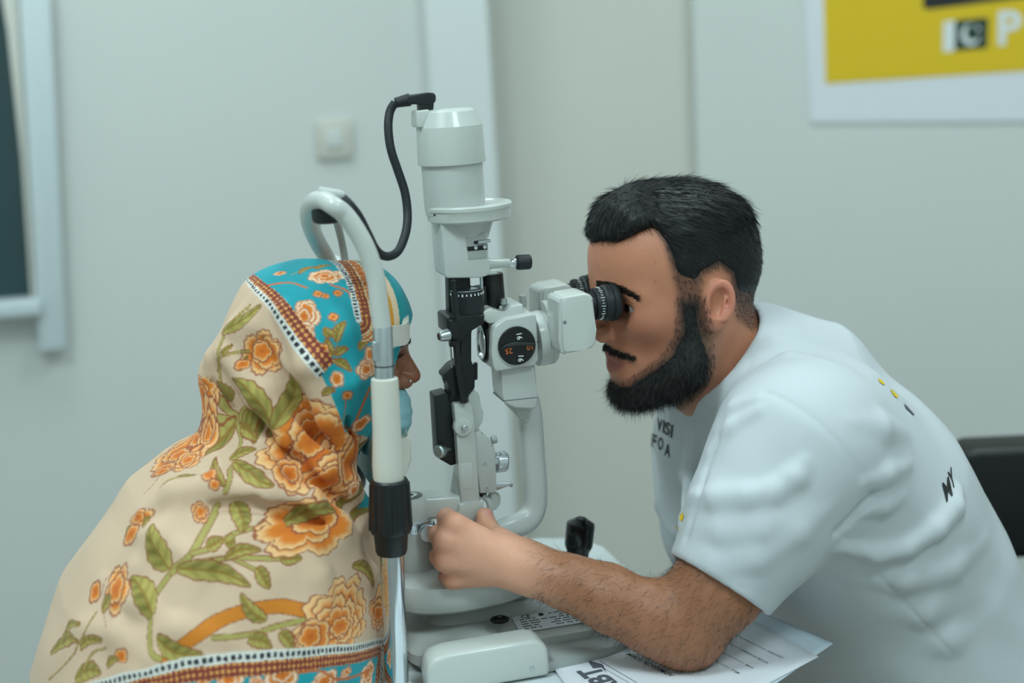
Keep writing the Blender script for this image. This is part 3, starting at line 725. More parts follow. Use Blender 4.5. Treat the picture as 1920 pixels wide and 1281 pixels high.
def mesh_sdf(fn, lo, hi, h, B=8, slack=1.5):
    lo, hi = np.array(lo, float), np.array(hi, float)
    nb = np.ceil((hi - lo) / (h * B)).astype(int) + 1
    g = np.stack(np.meshgrid(*[np.arange(n) for n in nb], indexing='ij'), -1).reshape(-1, 3)
    cen = lo + (g + .5) * h * B
    dc = np.concatenate([fn(c.astype(f32)) for c in np.array_split(cen, max(1, len(cen) // 200000))])
    g = g[np.abs(dc) < h * B * .87 * slack]
    loc = np.stack(np.meshgrid(*[np.arange(B + 1)] * 3, indexing='ij'), -1).reshape(-1, 3)
    cells, vals = [], []
    corner = np.array([(i, j, k) for i in (0, 1) for j in (0, 1) for k in (0, 1)])
    cl = np.stack(np.meshgrid(*[np.arange(B)] * 3, indexing='ij'), -1).reshape(-1, 3)
    cidx = ((cl[:, None, :] + corner[None]) @ np.array([(B + 1) ** 2, B + 1, 1]))
    def work(gb):
        if not len(gb): return np.zeros((0, 3), int), np.zeros((0, 8), f32)
        idx = gb[:, None, :] * B + loc[None]
        v = fn((lo + idx.reshape(-1, 3) * h).astype(f32)).reshape(len(gb), -1)
        k_ = ~((v > 0).all(1) | (v < 0).all(1)); gb, v = gb[k_], v[k_]
        cv = v[:, cidx]; s = (cv < 0).sum(2); act = (s > 0) & (s < 8)
        bi, ci = np.nonzero(act)
        return gb[bi] * B + cl[ci], cv[bi, ci]
    for a, b in POOL.map(work, np.array_split(g, max(1, len(g) // 60))):
        cells.append(a); vals.append(b)
    cells = np.concatenate(cells); vals = np.concatenate(vals)
    E = [(a, b) for a in range(8) for b in range(a + 1, 8) if bin(a ^ b).count('1') == 1]
    acc = np.zeros((len(cells), 3)); cnt = np.zeros(len(cells))
    for a, b in E:
        va, vb = vals[:, a], vals[:, b]; m = (va < 0) != (vb < 0)
        t = np.where(m, va / np.where(m, va - vb, 1), 0)[:, None]
        acc += np.where(m[:, None], corner[a] + t * (corner[b] - corner[a]), 0); cnt += m
    verts = lo + (cells + acc / cnt[:, None]) * h
    mx = int(cells.max()) + 3; key = lambda c: ((c[:, 0] + 1) * mx + (c[:, 1] + 1)) * mx + (c[:, 2] + 1)
    ks = key(cells); order = np.argsort(ks); sk = ks[order]
    def find(c):
        q = key(c); i = np.clip(np.searchsorted(sk, q), 0, len(sk) - 1); ok = sk[i] == q; return order[i], ok
    faces = []
    for d, e in ((0, 4), (1, 2), (2, 1)):
        v0, v1 = vals[:, 0], vals[:, e]; m = (v0 < 0) != (v1 < 0); c = cells[m]
        a_ = np.zeros(3, int); b_ = np.zeros(3, int); a_[(d + 1) % 3] = 1; b_[(d + 2) % 3] = 1
        i0 = np.nonzero(m)[0]; i1, o1 = find(c - a_); i2, o2 = find(c - a_ - b_); i3, o3 = find(c - b_); ok = o1 & o2 & o3
        q = np.stack([i0, i1, i2, i3], 1)[ok]; fl_ = (v0[m] < 0)[ok]
        q[~fl_] = q[~fl_][:, ::-1]; faces.append(q)
    return verts, np.concatenate(faces)
def np_mesh(name, v, f, m, parent=None, col=None, smooth_it=0):
    v = np.asarray(v, float); f = np.asarray(f)
    if smooth_it:
        e = np.concatenate([f[:, [0, 1]], f[:, [1, 2]], f[:, [2, 3]], f[:, [3, 0]]]); e = np.concatenate([e, e[:, ::-1]])
        deg = np.bincount(e[:, 0], minlength=len(v))[:, None] + 1e-9
        for _ in range(smooth_it):
            acc = np.stack([np.bincount(e[:, 0], weights=v[e[:, 1], k], minlength=len(v)) for k in range(3)], 1)
            v = v * .5 + .5 * acc / deg
    me = bpy.data.meshes.new(name)
    me.vertices.add(len(v)); me.vertices.foreach_set('co', v.astype(f32).ravel())
    n = f.shape[1]; me.loops.add(f.size); me.loops.foreach_set('vertex_index', f.ravel().astype(np.int32))
    me.polygons.add(len(f)); me.polygons.foreach_set('loop_start', np.arange(0, f.size, n, dtype=np.int32))
    me.polygons.foreach_set('use_smooth', np.ones(len(f), bool))
    me.update(calc_edges=True)
    if col is not None:
        a = me.color_attributes.new('Col', 'FLOAT_COLOR', 'POINT')
        c = np.ones((len(v), 4), f32); c[:, :3] = col; a.data.foreach_set('color', c.ravel())
    o = bpy.data.objects.new(name, me); COL.objects.link(o)
    if m is not None: me.materials.append(m)
    if parent: o.parent = parent
    return o
def np_subdiv(v, f):
    """each quad into four"""
    e = np.sort(np.concatenate([f[:, [0, 1]], f[:, [1, 2]], f[:, [2, 3]], f[:, [3, 0]]]), 1)
    k = e[:, 0].astype(np.int64) * len(v) + e[:, 1]; u, inv = np.unique(k, return_inverse=True)
    mid = (v[u // len(v)] + v[u % len(v)]) / 2; cen = v[f].mean(1)
    n = len(f); m = inv.reshape(4, n) + len(v); c = np.arange(n) + len(v) + len(u)
    q = np.concatenate([np.stack([f[:, i], m[i], c, m[i - 1]], 1) for i in range(4)])
    return np.concatenate([v, mid, cen]), q
def trace_many(fn, pts, d0=.9, d1=2.2):
    """first surface points behind pixels of the photograph (world space); the mask tells which rays meet it"""
    r = np.array([tuple(ray(*p)) for p in pts]); c = np.array(tuple(CAM)); d = np.full(len(r), d0); L = np.linalg.norm(r, axis=1); live = np.ones(len(r), bool)
    for _ in range(80):
        ix = np.nonzero(live)[0]
        if not len(ix): break
        s = fn((c + r[ix] * d[ix, None]).astype(f32)) / L[ix]
        hit = s < .0003; d[ix] += np.where(hit, 0, s * .8); live[ix[hit]] = False; live[ix[d[ix] > d1]] = False
    return c + r * d[:, None], d <= d1
def normals_of(fn, P, e=.001):
    P = np.asarray(P, f32); g = np.stack([fn(P + np.eye(3, dtype=f32)[k] * e) - fn(P - np.eye(3, dtype=f32)[k] * e) for k in range(3)], 1)
    return g / (np.linalg.norm(g, axis=1)[:, None] + 1e-9)
def strands(name, roots, dirs, length, width, m, parent, nseg=4, curl=None, seed=1, taper=True):
    """short hairs as narrow ribbons: roots (n,3), dirs (n,3), length (n,); curl bends each hair towards another direction"""
    rs = np.random.RandomState(seed); n = len(roots); length = np.broadcast_to(length, (n,))[:, None]
    side = np.cross(dirs, rs.normal(size=(n, 3))); side /= np.linalg.norm(side, axis=1)[:, None] + 1e-9
    vs = []
    for s in range(nseg + 1):
        t = s / nseg; p = roots + dirs * length * t
        if curl is not None: p = p + curl * length * t * t
        wd = width * (1 - .8 * t if taper else 1)
        vs.append(p - side * wd * .5); vs.append(p + side * wd * .5)
    v = np.stack(vs, 1).reshape(-1, 3); k = 2 * (nseg + 1); base = np.arange(n)[:, None] * k
    f = np.concatenate([base + np.array([2 * s, 2 * s + 1, 2 * s + 3, 2 * s + 2]) for s in range(nseg)])
    return np_mesh(name, v, f, m, parent)

# ---- a human head; x forward, y to the side (both sides alike), z up
def head_sdf(P, k=None):
    k = k or {}
    Q = P.copy(); Q[:, 1] = np.abs(Q[:, 1])
    side = np.sign(P[:, 1])
    d = s_ell(Q, (.003, 0, .022), (.087, .0755, .078))
    d = smin(d, s_ell(Q, (.040, 0, .034), (.0505, .060, .052)), .03)
    d = smin(d, s_ell(Q, (.030, 0, -.032), (.055, .060, .070)), .03)
    d = smin(d, s_cone(Q, (-.002, .050, -.045), (.012, .047, -.072), .017, .016), .03)
    d = smin(d, s_cone(Q, (.012, .047, -.072), (.062, .014, -.096), .016, .015), .025)
    d = smin(d, s_ell(Q, (.064, 0, -.098), (.0165, .020, .016)), .014)
    d = smin(d, s_ell(Q, (.052, .044, -.022), (.022, .019, .017)), .022)
    d = smin(d, s_ell(Q, (.064, 0, -.066), (.022, .029, .026)), .016)
    d = smin(d, s_cone(Q, (.0820, .010, .010), (.060, .050, .004), .0095, .0085), .014)
    d = smax(d, -s_ell(Q, (.089, .034, -.011), (.0175, .0185, .0125)), .012)
    # lids and their opening
    d = smin(d, s_ell(Q, (.0625, .0335, -.0095), (.0152, .0160, .0140)), .005)
    d = smax(d, -s_cone(Q, (.0800, .0270, -.0105), (.0700, .0470, -.0112), .0046, .0034), .0025)
    # nose
    d = smin(d, s_cone(Q, (.0865, 0, .001), (.1055, 0, -.034), .0072, .0098), .010)
    d = smin(d, s_ell(Q, (.0925, .0115, -.040), (.0115, .0072, .0085)), .006)
    d = smax(d, -s_ell(Q, (.0985, .0062, -.0475), (.0058, .0030, .0040)), .003)
    # lips
    d = smin(d, s_cone(Q, (.0820, 0, -.0620), (.0690, .0265, -.0680), .0064, .0030), .006)
    d = smin(d, s_cone(Q, (.0805, 0, -.0765), (.0690, .0240, -.0700), .0080, .0030), .006)
    d = smax(d, -s_cone(Q, (.0905, 0, -.0692), (.0735, .0280, -.0685), .0013, .0010), .0030)
    if k.get('no_ear'): return d
    # ear
    R = np.array(Matrix.Rotation(R_(-14), 3, 'Y') @ Matrix.Rotation(R_(-20), 3, 'Z'), f32)
    ES = .84; E_ = ((Q - A3_((-.0065, .0775, -.0125))) @ R) / ES
    e = s_ell(E_, (0, 0, 0), (.0185, .0062, .0300))
    e = smin(e, s_ell(E_, (.004, -.001, -.0235), (.0095, .0055, .0095)), .008)
    ring = np.sqrt((E_[:, 0] / .0150) ** 2 + ((E_[:, 2] - .003) / .0240) ** 2)
    rim = np.sqrt(((ring - 1) * .0165) ** 2 + (E_[:, 1] - .0050) ** 2) - .0037
    rim = np.where(E_[:, 2] < -.017, np.maximum(rim, (-.017 - E_[:, 2]) * .8), rim)
    e = smax(e, -s_ell(E_, (-.0005, .0080, .0035), (.0122, .0100, .0195)), .003)
    e = smin(e, rim, .003)
    e = smin(e, s_cone(E_, (-.006, .0035, -.012), (-.0055, .0035, .010), .0026, .0022), .004)
    e = smin(e, s_cone(E_, (.0125, .003, -.006), (.0135, .004, -.001), .0034, .0030), .003)
    d = smin(d, e * ES, .005)
    return d

# ================================================================ THE EXAMINER
INST_M = Matrix.Translation(O) @ Matrix.Rotation(INST_A, 4, 'Z')
UVZ = np.array([tuple(U), tuple(V), (0, 0, 1)], f32)          # world -> instrument rows
ON = np.array(tuple(O), f32)
def w2i(P): return (np.asarray(P, f32) - ON) @ UVZ.T
def i2w(P): return np.asarray(P, float) @ UVZ.astype(float) + np.array(tuple(O))
def wrapw(fn): return lambda Pw: fn(w2i(Pw))
def I(px, py, v): q = ip(px, py, v); return (q.x, q.y, q.z)
def in_poly(x, y, poly):
    r = np.zeros(len(x), bool); n = len(poly)
    for i in range(n):
        (x0, y0), (x1, y1) = poly[i], poly[(i + 1) % n]
        c = ((y0 > y) != (y1 > y)) & (x < (x1 - x0) * (y - y0) / ((y1 - y0) + 1e-12) + x0); r ^= c
    return r
def poly_dist(x, y, poly):
    """distance to the outline, negative inside"""
    d = np.full(len(x), 1e9); n = len(poly)
    for i in range(n):
        a = np.array(poly[i]); b = np.array(poly[(i + 1) % n]); e = b - a
        t = np.clip(((x - a[0]) * e[0] + (y - a[1]) * e[1]) / (e @ e + 1e-12), 0, 1)
        d = np.minimum(d, np.hypot(x - a[0] - t * e[0], y - a[1] - t * e[1]))
    return np.where(in_poly(x, y, poly), -d, d)
def sstep(a, b, x): t = np.clip((x - a) / (b - a), 0, 1); return t * t * (3 - 2 * t)

MH = np.array((.095, .004, .345), f32)        # centre of the head
def m_head_local(P):
    q = P - MH; c, s = math.cos(R_(2)), math.sin(R_(2))
    x = -q[:, 0]; z = q[:, 2]; return np.stack([x * c - z * s * -1 * -1, -q[:, 1], z * c + x * s], 1).astype(f32)
# hand: knuckles and finger joints measured in the photograph
WR = I(990, 1066, -.098)
FING = {
 'index':  ([I(850, 984, -.078), I(838, 972, -.046), I(852, 985, -.024), I(866, 990, -.021)], [.0112, .0100, .0088, .0078]),
 'middle': ([I(834, 1014, -.082), I(823, 1004, -.050), I(838, 1010, -.022), I(854, 1014, -.018)], [.0115, .0102, .0090, .0080]),
 'ring':   ([I(834, 1050, -.081), I(823, 1044, -.052), I(838, 1044, -.024), I(852, 1046, -.020)], [.0108, .0096, .0085, .0076]),
 'little': ([I(848, 1084, -.074), I(838, 1082, -.050), I(848, 1076, -.028), I(858, 1074, -.024)], [.0098, .0086, .0076, .0068])}
THUMB = ([I(950, 1026, -.078), I(926, 1006, -.052), I(912, 986, -.036), I(909, 968, -.031)], [.0140, .0112, .0102, .0090])
ELB = I(1282, 1172, -.160); SHO = I(1500, 850, -.150)
SLE = I(1348, 1098, -.168)
def man_hand(P):
    d = None
    for n, (pt, rd) in FING.items():
        e = s_cone(P, WR, pt[0], .0165, .0120 if n != 'little' else .0105)
        d = e if d is None else smin(d, e, .010)
    d = smin(d, s_cone(P, I(965, 1034, -.088), I(935, 1010, -.066), .0140, .0110), .014)
    for n, (pt, rd) in FING.items(): d = smin(d, s_chain(P, pt, rd, .002), .0035)
    d = smin(d, s_chain(P, THUMB[0], THUMB[1], .003), .005)
    # tendons and knuckles
    for n, (pt, rd) in FING.items():
        q = Vector(pt[0]); d = smin(d, s_ell(P, (q.x + .002, q.y - .0035, q.z), (.010, .009, .008)), .006)
    return d
def man_arm(P):
    d = s_chain(P, [WR, I(1060, 1092, -.122), I(1150, 1128, -.142), I(1225, 1158, -.155), ELB], [.0205, .0240, .0300, .0345, .0350], .01)
    d = smin(d, s_cone(P, I(1010, 1072, -.105), I(1130, 1110, -.128), .0200, .0280), .012)
    d = smin(d, s_ell(P, I(1292, 1198, -.158), (.030, .030, .026)), .020)
    d = smin(d, s_cone(P, ELB, SLE, .036, .041), .018)
    d = smin(d, s_cone(P, SLE, SHO, .041, .050), .02)
    # crease of the bent elbow
    d = smax(d, -s_chain(P, [I(1262, 1088, -.198), I(1280, 1120, -.202), I(1276, 1150, -.200)], [.003, .0035, .002]), .008)
    return d
def man_body(P):
    n = len(P); d = np.full(n, 1.0, f32)
    def part(lo, hi, fn, k):
        m = ((P > np.array(lo, f32)) & (P < np.array(hi, f32))).all(1)
        if m.any(): d[m] = smin(d[m], fn(P[m]), k)
    hd = lambda Q: head_sdf(m_head_local(Q))
    part((-.08, -.15, .14), (.26, .16, .52), hd, .001)
    def neck(Q):
        e = s_cone(Q, (.108, .004, .315), (.150, .004, .245), .050, .054); e = smin(e, s_cone(Q, (.150, .004, .245), (.205, .004, .180), .054, .060), .02)
        return smin(e, s_cone(Q, (.075, .004, .262), (.130, .004, .230), .030, .040), .03)
    part((-.02, -.14, .05), (.34, .16, .44), neck, .022)
    part((-.16, -.30, -.06), (.32, .0, .34), man_arm, .02)
    part((-.30, -.18, .0), (.0, .05, .26), man_hand, .018)
    def torso(Q):
        e = s_chain(Q, [(.215, .004, .17), (.28, .004, .06), (.34, .004, -.1), (.37, .004, -.22)], [.06, .07, .08, .08], .03)
        e = smin(e, s_cone(Q, (.22, -.14, .16), (.22, .15, .15), .045, .045), .03)
        # far arm hanging to the lap
        e = smin(e, s_chain(Q, [(.22, .14, .15), (.24, .15, .0), (.22, .14, -.12), (.19, .02, -.17), (.165, -.05, -.16)], [.045, .038, .034, .026, .024], .01), .02)
        for k_ in range(4): e = smin(e, s_chain(Q, [(.167, -.055, -.155 - k_ * .018), (.150, -.10, -.142 - k_ * .017), (.148, -.125, -.15 - k_ * .016)], [.0105, .0095, .008], .004), .006)
        # thighs and lower legs inside the trousers
        for sv in (-.1, .1): e = smin(e, s_chain(Q, [(.36, sv, -.24), (.10, sv * 1.3, -.26), (.13, sv * 1.3, -.60)], [.07, .055, .04], .02), .03)
        return e
    part((-.05, -.35, -.72), (.60, .35, .34), torso, .02)
    return d

# ---- the T-shirt
NKN = Vector((.73, 0, -.68)).normalized(); NKC = Vector((.137, .004, .262))
def shirt_base(P):
    Q = P.copy(); Q[:, 1] = (Q[:, 1] - .004) / 1.36
    d = s_chain(Q, [(.202, 0, .198), (.255, 0, .108), (.305, 0, .000), (.350, 0, -.115), (.372, 0, -.30)], [.088, .124, .134, .138, .145], .05)
    d = smin(d, s_chain(P, [(.205, -.10, .200), (.165, .004, .235), (.195, .11, .19)], [.070, .066, .070], .03), .04)
    d = smin(d, s_cone(P, (.185, .004, .258), (.235, .004, .225), .047, .07), .03)
    d = smin(d, s_cone(P, SHO, (.245, -.10, .10), .080, .10), .05)
    # near sleeve, far sleeve
    d = smin(d, s_chain(P, [SHO, I(1430, 960, -.165), SLE], [.082, .066, .0545], .03), .03)
    d = smin(d, s_chain(P, [(.205, .145, .160), (.178, .165, .110)], [.074, .060], .03), .03)
    # chest hanging forward
    d = smin(d, s_chain(P, [(.155, .066, .152), (.178, .078, .05), (.226, .05, -.06)], [.070, .076, .085], .03), .04)
    return d
SAX = (Vector(SLE) - Vector(SHO)).normalized()
def shirt_cut(P, d):
    # sleeve end, hollow
    SAXn = A3_(SAX); near = s_cone(P, SHO, Vector(SLE) + SAX * .05, .09, .08)
    pl = (P - A3_(SLE)) @ SAXn
    d = np.where(near < .0, smax(d, pl, .004), d)
    d = smax(d, -s_cone(P, Vector(SLE) - SAX * .035, Vector(SLE) + SAX * .06, .0465, .0500), .004)
    # neck hole and its rib
    d = smax(d, -s_cone(P, NKC - NKN * .10, NKC - NKN * .001, .078, .0605), .004)
    q = P - A3_(NKC); h = q @ A3_(NKN); rr_ = q - np.outer(h, A3_(NKN))
    rad = np.sqrt((rr_ * rr_).sum(1))
    tor = np.sqrt((rad - .0640) ** 2 + ((h - .006) * .42) ** 2) - .0045
    d = smin(d, tor, .008)
    return d
_sb = wrapw(shirt_base)
def traced(fn, line, inset):
    p, ok = trace_many(fn, line); n_ = normals_of(fn, p)
    return [tuple(q) for q in w2i(p - n_ * inset)[ok]]
RIDGES = [  # pixel line, radius, height
 ([(1296, 930), (1340, 931), (1400, 930), (1450, 922), (1490, 895), (1505, 870)], .010, .0045),
 ([(1290, 985), (1350, 1000), (1430, 995), (1520, 960)], .012, .0018),
 ([(1275, 1035), (1340, 1058), (1420, 1050), (1500, 1000), (1560, 950)], .013, .0018),
 ([(1575, 1028), (1640, 1038), (1700, 1026), (1755, 992), (1790, 950), (1797, 920)], .010, .0060),
 ([(1600, 1085), (1700, 1090), (1790, 1064), (1850, 1010)], .016, .0036),
 ([(1640, 1150), (1740, 1150), (1850, 1110)], .022, .0025),
 ([(1660, 1230), (1780, 1200), (1890, 1160)], .022, .002),
 ([(1600, 790), (1660, 800), (1700, 812)], .014, .003),
 ([(1625, 905), (1665, 890), (1705, 872)], .009, .0035),
 ([(1620, 960), (1660, 950), (1690, 935)], .009, .003),
 ([(1420, 690), (1480, 670), (1560, 680)], .016, .003),
 ([(1390, 660), (1450, 640), (1520, 640)], .012, .0025),
 ([(1330, 850), (1370, 800), (1420, 770)], .008, .0035),
 ([(1345, 800), (1375, 765), (1420, 745)], .007, .003),
 ([(1300, 800), (1290, 900), (1275, 980)], .008, .003),
 ([(1225, 870), (1235, 950), (1262, 1000)], .008, .003)]
GROOVES = [
 ([(1398, 742), (1440, 737), (1500, 768), (1560, 818), (1608, 878), (1632, 918), (1628, 960)], .0016),
 ([(1572, 990), (1620, 1050), (1700, 1135), (1786, 1228)], .0016),
 ([(1285, 1010), (1330, 860), (1345, 820)], .004),
 ([(1570, 1000), (1620, 950), (1640, 930)], .006),
 ([(1400, 640), (1402, 690)], .0012),
 ([(1450, 603), (1425, 645), (1395, 700), (1352, 755), (1318, 790)], .0012),
 ([(1258, 1040), (1330, 1080), (1440, 1120)], .0010)]
RG = [(traced(_sb, ln, r - hgt * 1.5), r) for ln, r, hgt in RIDGES]
def shirt_folds(P, e):
    for pt, r in RG:
        if len(pt) > 1: e = near_chain(P, e, pt, [r * .5] + [r] * (len(pt) - 2) + [r * .5], 1, .009, .006)
    # broad soft waves of the cloth
    return e + .0006 * np.sin(P[:, 0] * 70 + P[:, 2] * 40 + 1.5 * np.sin(P[:, 1] * 40)) * np.sin(P[:, 2] * 55 - P[:, 1] * 35 + 1)
_sf = wrapw(lambda P: shirt_folds(P, shirt_base(P)))
def dense(line, n=8): return [tuple(p) for p in spline(line, n)]
GV = [(traced(_sf, dense(ln), -.0003), r) for ln, r in GROOVES]
def shirt_sdf(P):
    d = shirt_base(P)
    m = np.abs(d) < .05
    if m.any():
        Q = P[m]; e = d[m]
        e = shirt_folds(Q, e)
        for pt, r in GV:
            if len(pt) > 1: e = near_chain(Q, e, pt, [r] * len(pt), -1, .0022, .001)
        d[m] = e
    d = shirt_cut(P, d)
    return np.maximum(d, -.30 - P[:, 2])

def body_obj(name, fn, lo, hi, h, m, parent=None, colfn=None, smooth_it=1, slack=1.5):
    v, f = mesh_sdf(fn, lo, hi, h, slack=slack)
    if not len(f): raise RuntimeError(name)
    c = colfn(v) if colfn else None
    o = np_mesh(name, v + np.array((0, 0, TZ)), f, m, parent, c, smooth_it)
    return o, v, f

L3 = lambda *c: np.array(lin(*c)[:3])
HAIRP = [(.12, .060), (.092, .056), (.078, .060), (.062, .067), (.050, .070), (.044, .055), (.041, .030), (.037, .008), (.029, -.036), (.010, -.036), (.010, -.002), (.006, .018), (-.010, .024), (-.022, .014), (-.028, -.012), (-.034, -.035), (-.055, -.052), (-.13, -.048), (-.13, .14), (.12, .14)]
BEARDP = [(.033, -.004), (.033, -.036), (.042, -.058), (.056, -.073), (.068, -.084), (.076, -.092), (.100, -.094), (.105, -.150), (.035, -.150), (.020, -.128), (.004, -.098), (.000, -.070), (.006, -.040), (.011, -.004)]
def man_cols(v):
    q = m_head_local(v.astype(f32)); x, y, z = q[:, 0].astype(float), np.abs(q[:, 1]).astype(float), q[:, 2].astype(float)
    base = L3(190, 127, 98); c = np.tile(base, (len(v), 1))
    rs = np.random.RandomState(3)
    arm = v[:, 2] < .17
    hf_ = sstep(-.085, -.14, v[:, 0])[:, None] * np.ones((1, 3)); c[arm] = (L3(154, 102, 72) * (1 - hf_) + L3(216, 158, 130) * hf_)[arm]
    head = z > -.16
    def mixc(m_, col, a): c[:] = c * (1 - (m_ * a)[:, None]) + col * (m_ * a)[:, None]
    inh = (np.abs(x) < .13) & (z > -.14) & (z < .14) & (y < .11)
    # lips
    lipm = inh * (x > .06) * (1 - sstep(.85, 1.1, np.sqrt((y / .027) ** 2 + ((z + .0700) / (.0128 * (1 - .35 * np.clip(y / .027, 0, 1)))) ** 2)))
    mixc(lipm, L3(160, 88, 82), .85)
    # cheeks, nose warmer; under-eye darker
    mixc(inh * np.exp(-(((x - .06) / .03) ** 2 + ((y - .045) / .03) ** 2 + ((z + .035) / .025) ** 2)), L3(164, 98, 74), .6)
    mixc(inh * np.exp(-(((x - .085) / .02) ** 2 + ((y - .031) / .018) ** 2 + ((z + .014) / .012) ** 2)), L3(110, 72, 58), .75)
    ear = inh * (y > .079) * (np.abs(x + .006) < .03)
    mixc(ear, L3(206, 128, 108), .6)
    # scalp under the hair, fading at the sides; stubble under the beard
    hd = poly_dist(x, z, HAIRP); hm = inh * (1 - sstep(-.007, .004, hd)) * (y < .0795)
    fade = .62 + .38 * sstep(.0, .05, z + np.clip(.02 - x, 0, .1) * .6)
    mixc(hm, L3(26, 27, 26), np.clip(fade, 0, 1) * .93)
    bd = poly_dist(x, z, BEARDP); bm_ = inh * (1 - sstep(-.007, .008, bd))
    mixc(bm_, L3(30, 28, 27), .9)
    mz = z + .0545 + .22 * y; mous = inh * (y < .040) * (x > .045)
    mixc(mous * (1 - sstep(.0022, .0052, np.abs(mz))) * (1 - sstep(.028, .038, y)), L3(48, 38, 33), .75)
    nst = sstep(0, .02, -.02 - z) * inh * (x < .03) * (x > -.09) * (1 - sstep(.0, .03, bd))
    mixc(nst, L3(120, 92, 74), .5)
    # small blemishes
    for k in range(9):
        bx = rs.uniform(.03, .075); bz = rs.uniform(-.06, .05); r = rs.uniform(.0007, .0012)
        mixc(inh * (1 - sstep(r * .6, r * 1.4, np.hypot(x - bx, z - bz))), L3(150, 84, 66), .6)
    # thumb nail
    tn = np.array(THUMB[0][3]); nd = np.linalg.norm((v - (tn + np.array((.004, -.005, .001)))) / np.array((.0070, .006, .0085)), axis=1)
    mixc((nd < 1) * 1.0, L3(214, 150, 138), .8)
    # redder knuckles
    for n, (pt, rd) in FING.items():
        for j in (0, 1): mixc(np.exp(-(np.linalg.norm(v - np.array(pt[j]), axis=1) / .013) ** 2), L3(190, 112, 88), .4)
    return c
M['skin'] = mat('skin_man', None, .48, noise=.06, nscale=90, bump=.25, bscale=700, sss=.12, spec=.45, attr='Col')
M['hair'] = mat('black_hair', lin(10, 11, 13), .45, noise=.3, nscale=300, spec=.35)
M['beard'] = mat('dark_beard', lin(14, 13, 13), .55, noise=.3, nscale=300)
M['shirt'] = mat('white_jersey', lin(194, 199, 203), .82, noise=.012, nscale=20, bump=.10, bscale=1600, sheen=.1)
M['trousers'] = mat('black_trousers', lin(16, 18, 20), .8, noise=.1)
M['eye_w'] = mat('eye_white', lin(168, 160, 152), .15)
M['iris'] = mat('iris_brown', lin(38, 24, 16), .1)

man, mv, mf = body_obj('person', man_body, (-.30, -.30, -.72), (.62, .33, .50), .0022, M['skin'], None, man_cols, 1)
man.location = (O.x, O.y, 0); man.rotation_euler = (0, 0, INST_A)
setp(man, 'bearded man in white T-shirt leaning into the eyepieces, left hand on the instrument', 'person')
sh, sv_, sf_ = body_obj('t_shirt', shirt_sdf, (.0, -.32, -.32), (.62, .34, .38), .0028, M['shirt'], man, None, 1)
sh['label'] = 'white short-sleeved T-shirt with dark lettering'
# trousers
def trs(P):
    d = s_chain(P, [(.37, .004, -.30), (.36, .004, -.27)], [.15, .15], .02)
    for sv in (-.1, .1): d = smin(d, s_chain(P, [(.36, sv, -.30), (.10, sv * 1.3, -.29), (.13, sv * 1.3, -.66)], [.105, .085, .065], .02), .05)
    return np.maximum(d, -.665 - P[:, 2])
body_obj('trousers', trs, (-.05, -.3, -.70), (.60, .3, -.10), .008, M['trousers'], man, None, 1)
for sv in (-.13, .13):
    bm = bmesh.new(); add_tube(bm, spline([(.17, sv, TZ - .66), (.10, sv, TZ - .672), (.0, sv, TZ - .682), (-.06, sv, TZ - .69)], 4), [.030, .033, .036, .037, .038, .040, .041, .041, .040, .036, .030, .022, .012], 16)
    for v in bm.verts: v.co.z = max(v.co.z, .002)
    bm_obj('shoe', bm, M['leather'], man)
# eyes
def head_pt(x, y, z):
    """head coordinates to the examiner's own frame"""
    c, s = math.cos(R_(2)), math.sin(R_(2)); hx = x * c + z * s; hz = -x * s + z * c
    return np.array((MH[0] - hx, MH[1] - y, MH[2] + hz + TZ))
for sy in (1, -1):
    ec = Vector(head_pt(.0620, sy * .0340, -.0105)); gz = Vector((-1, -.12 * sy, -.02)).normalized()
    e = lathe('eye', [(0, -.0140)] + [(.0140 * math.sin(t), -.0140 * math.cos(t)) for t in np.linspace(.2, math.pi - .2, 14)] + [(0, .0140)], ec, gz, M['eye_w'], man, 24)
    lathe('iris', [(.0058, 0), (.0054, .0010), (.004, .0018), (0, .0022)], ec + gz * .0125, gz, M['iris'], man, 20)

# ---- hair, beard, brows, arm hair
def grow(v, f, mask, n, seed):
    """n points on the faces whose first vertex is masked, with normals"""
    rs = np.random.RandomState(seed); ff = f[mask[f].all(1)]; k = rs.randint(0, len(ff), n); q = v[ff[k]]
    a, b = rs.rand(n, 1), rs.rand(n, 1)
    p = (q[:, 0] * (1 - a) + q[:, 1] * a) * (1 - b) + (q[:, 3] * (1 - a) + q[:, 2] * a) * b
    nn = np.cross(q[:, 2] - q[:, 0], q[:, 3] - q[:, 1]); nn /= np.linalg.norm(nn, axis=1)[:, None] + 1e-12
    return p, nn, rs
def unit(a): return a / (np.linalg.norm(a, axis=1)[:, None] + 1e-9)
hq = m_head_local(mv.astype(f32)).astype(float); hx, hy, hz = hq[:, 0], np.abs(hq[:, 1]), hq[:, 2]
inhead = (np.abs(hx) < .13) & (hz > -.15) & (hz < .14) & (hy < .11)
hdist = poly_dist(hx, hz, HAIRP); hmask = inhead & (hdist < 0) & (hy < .0795)
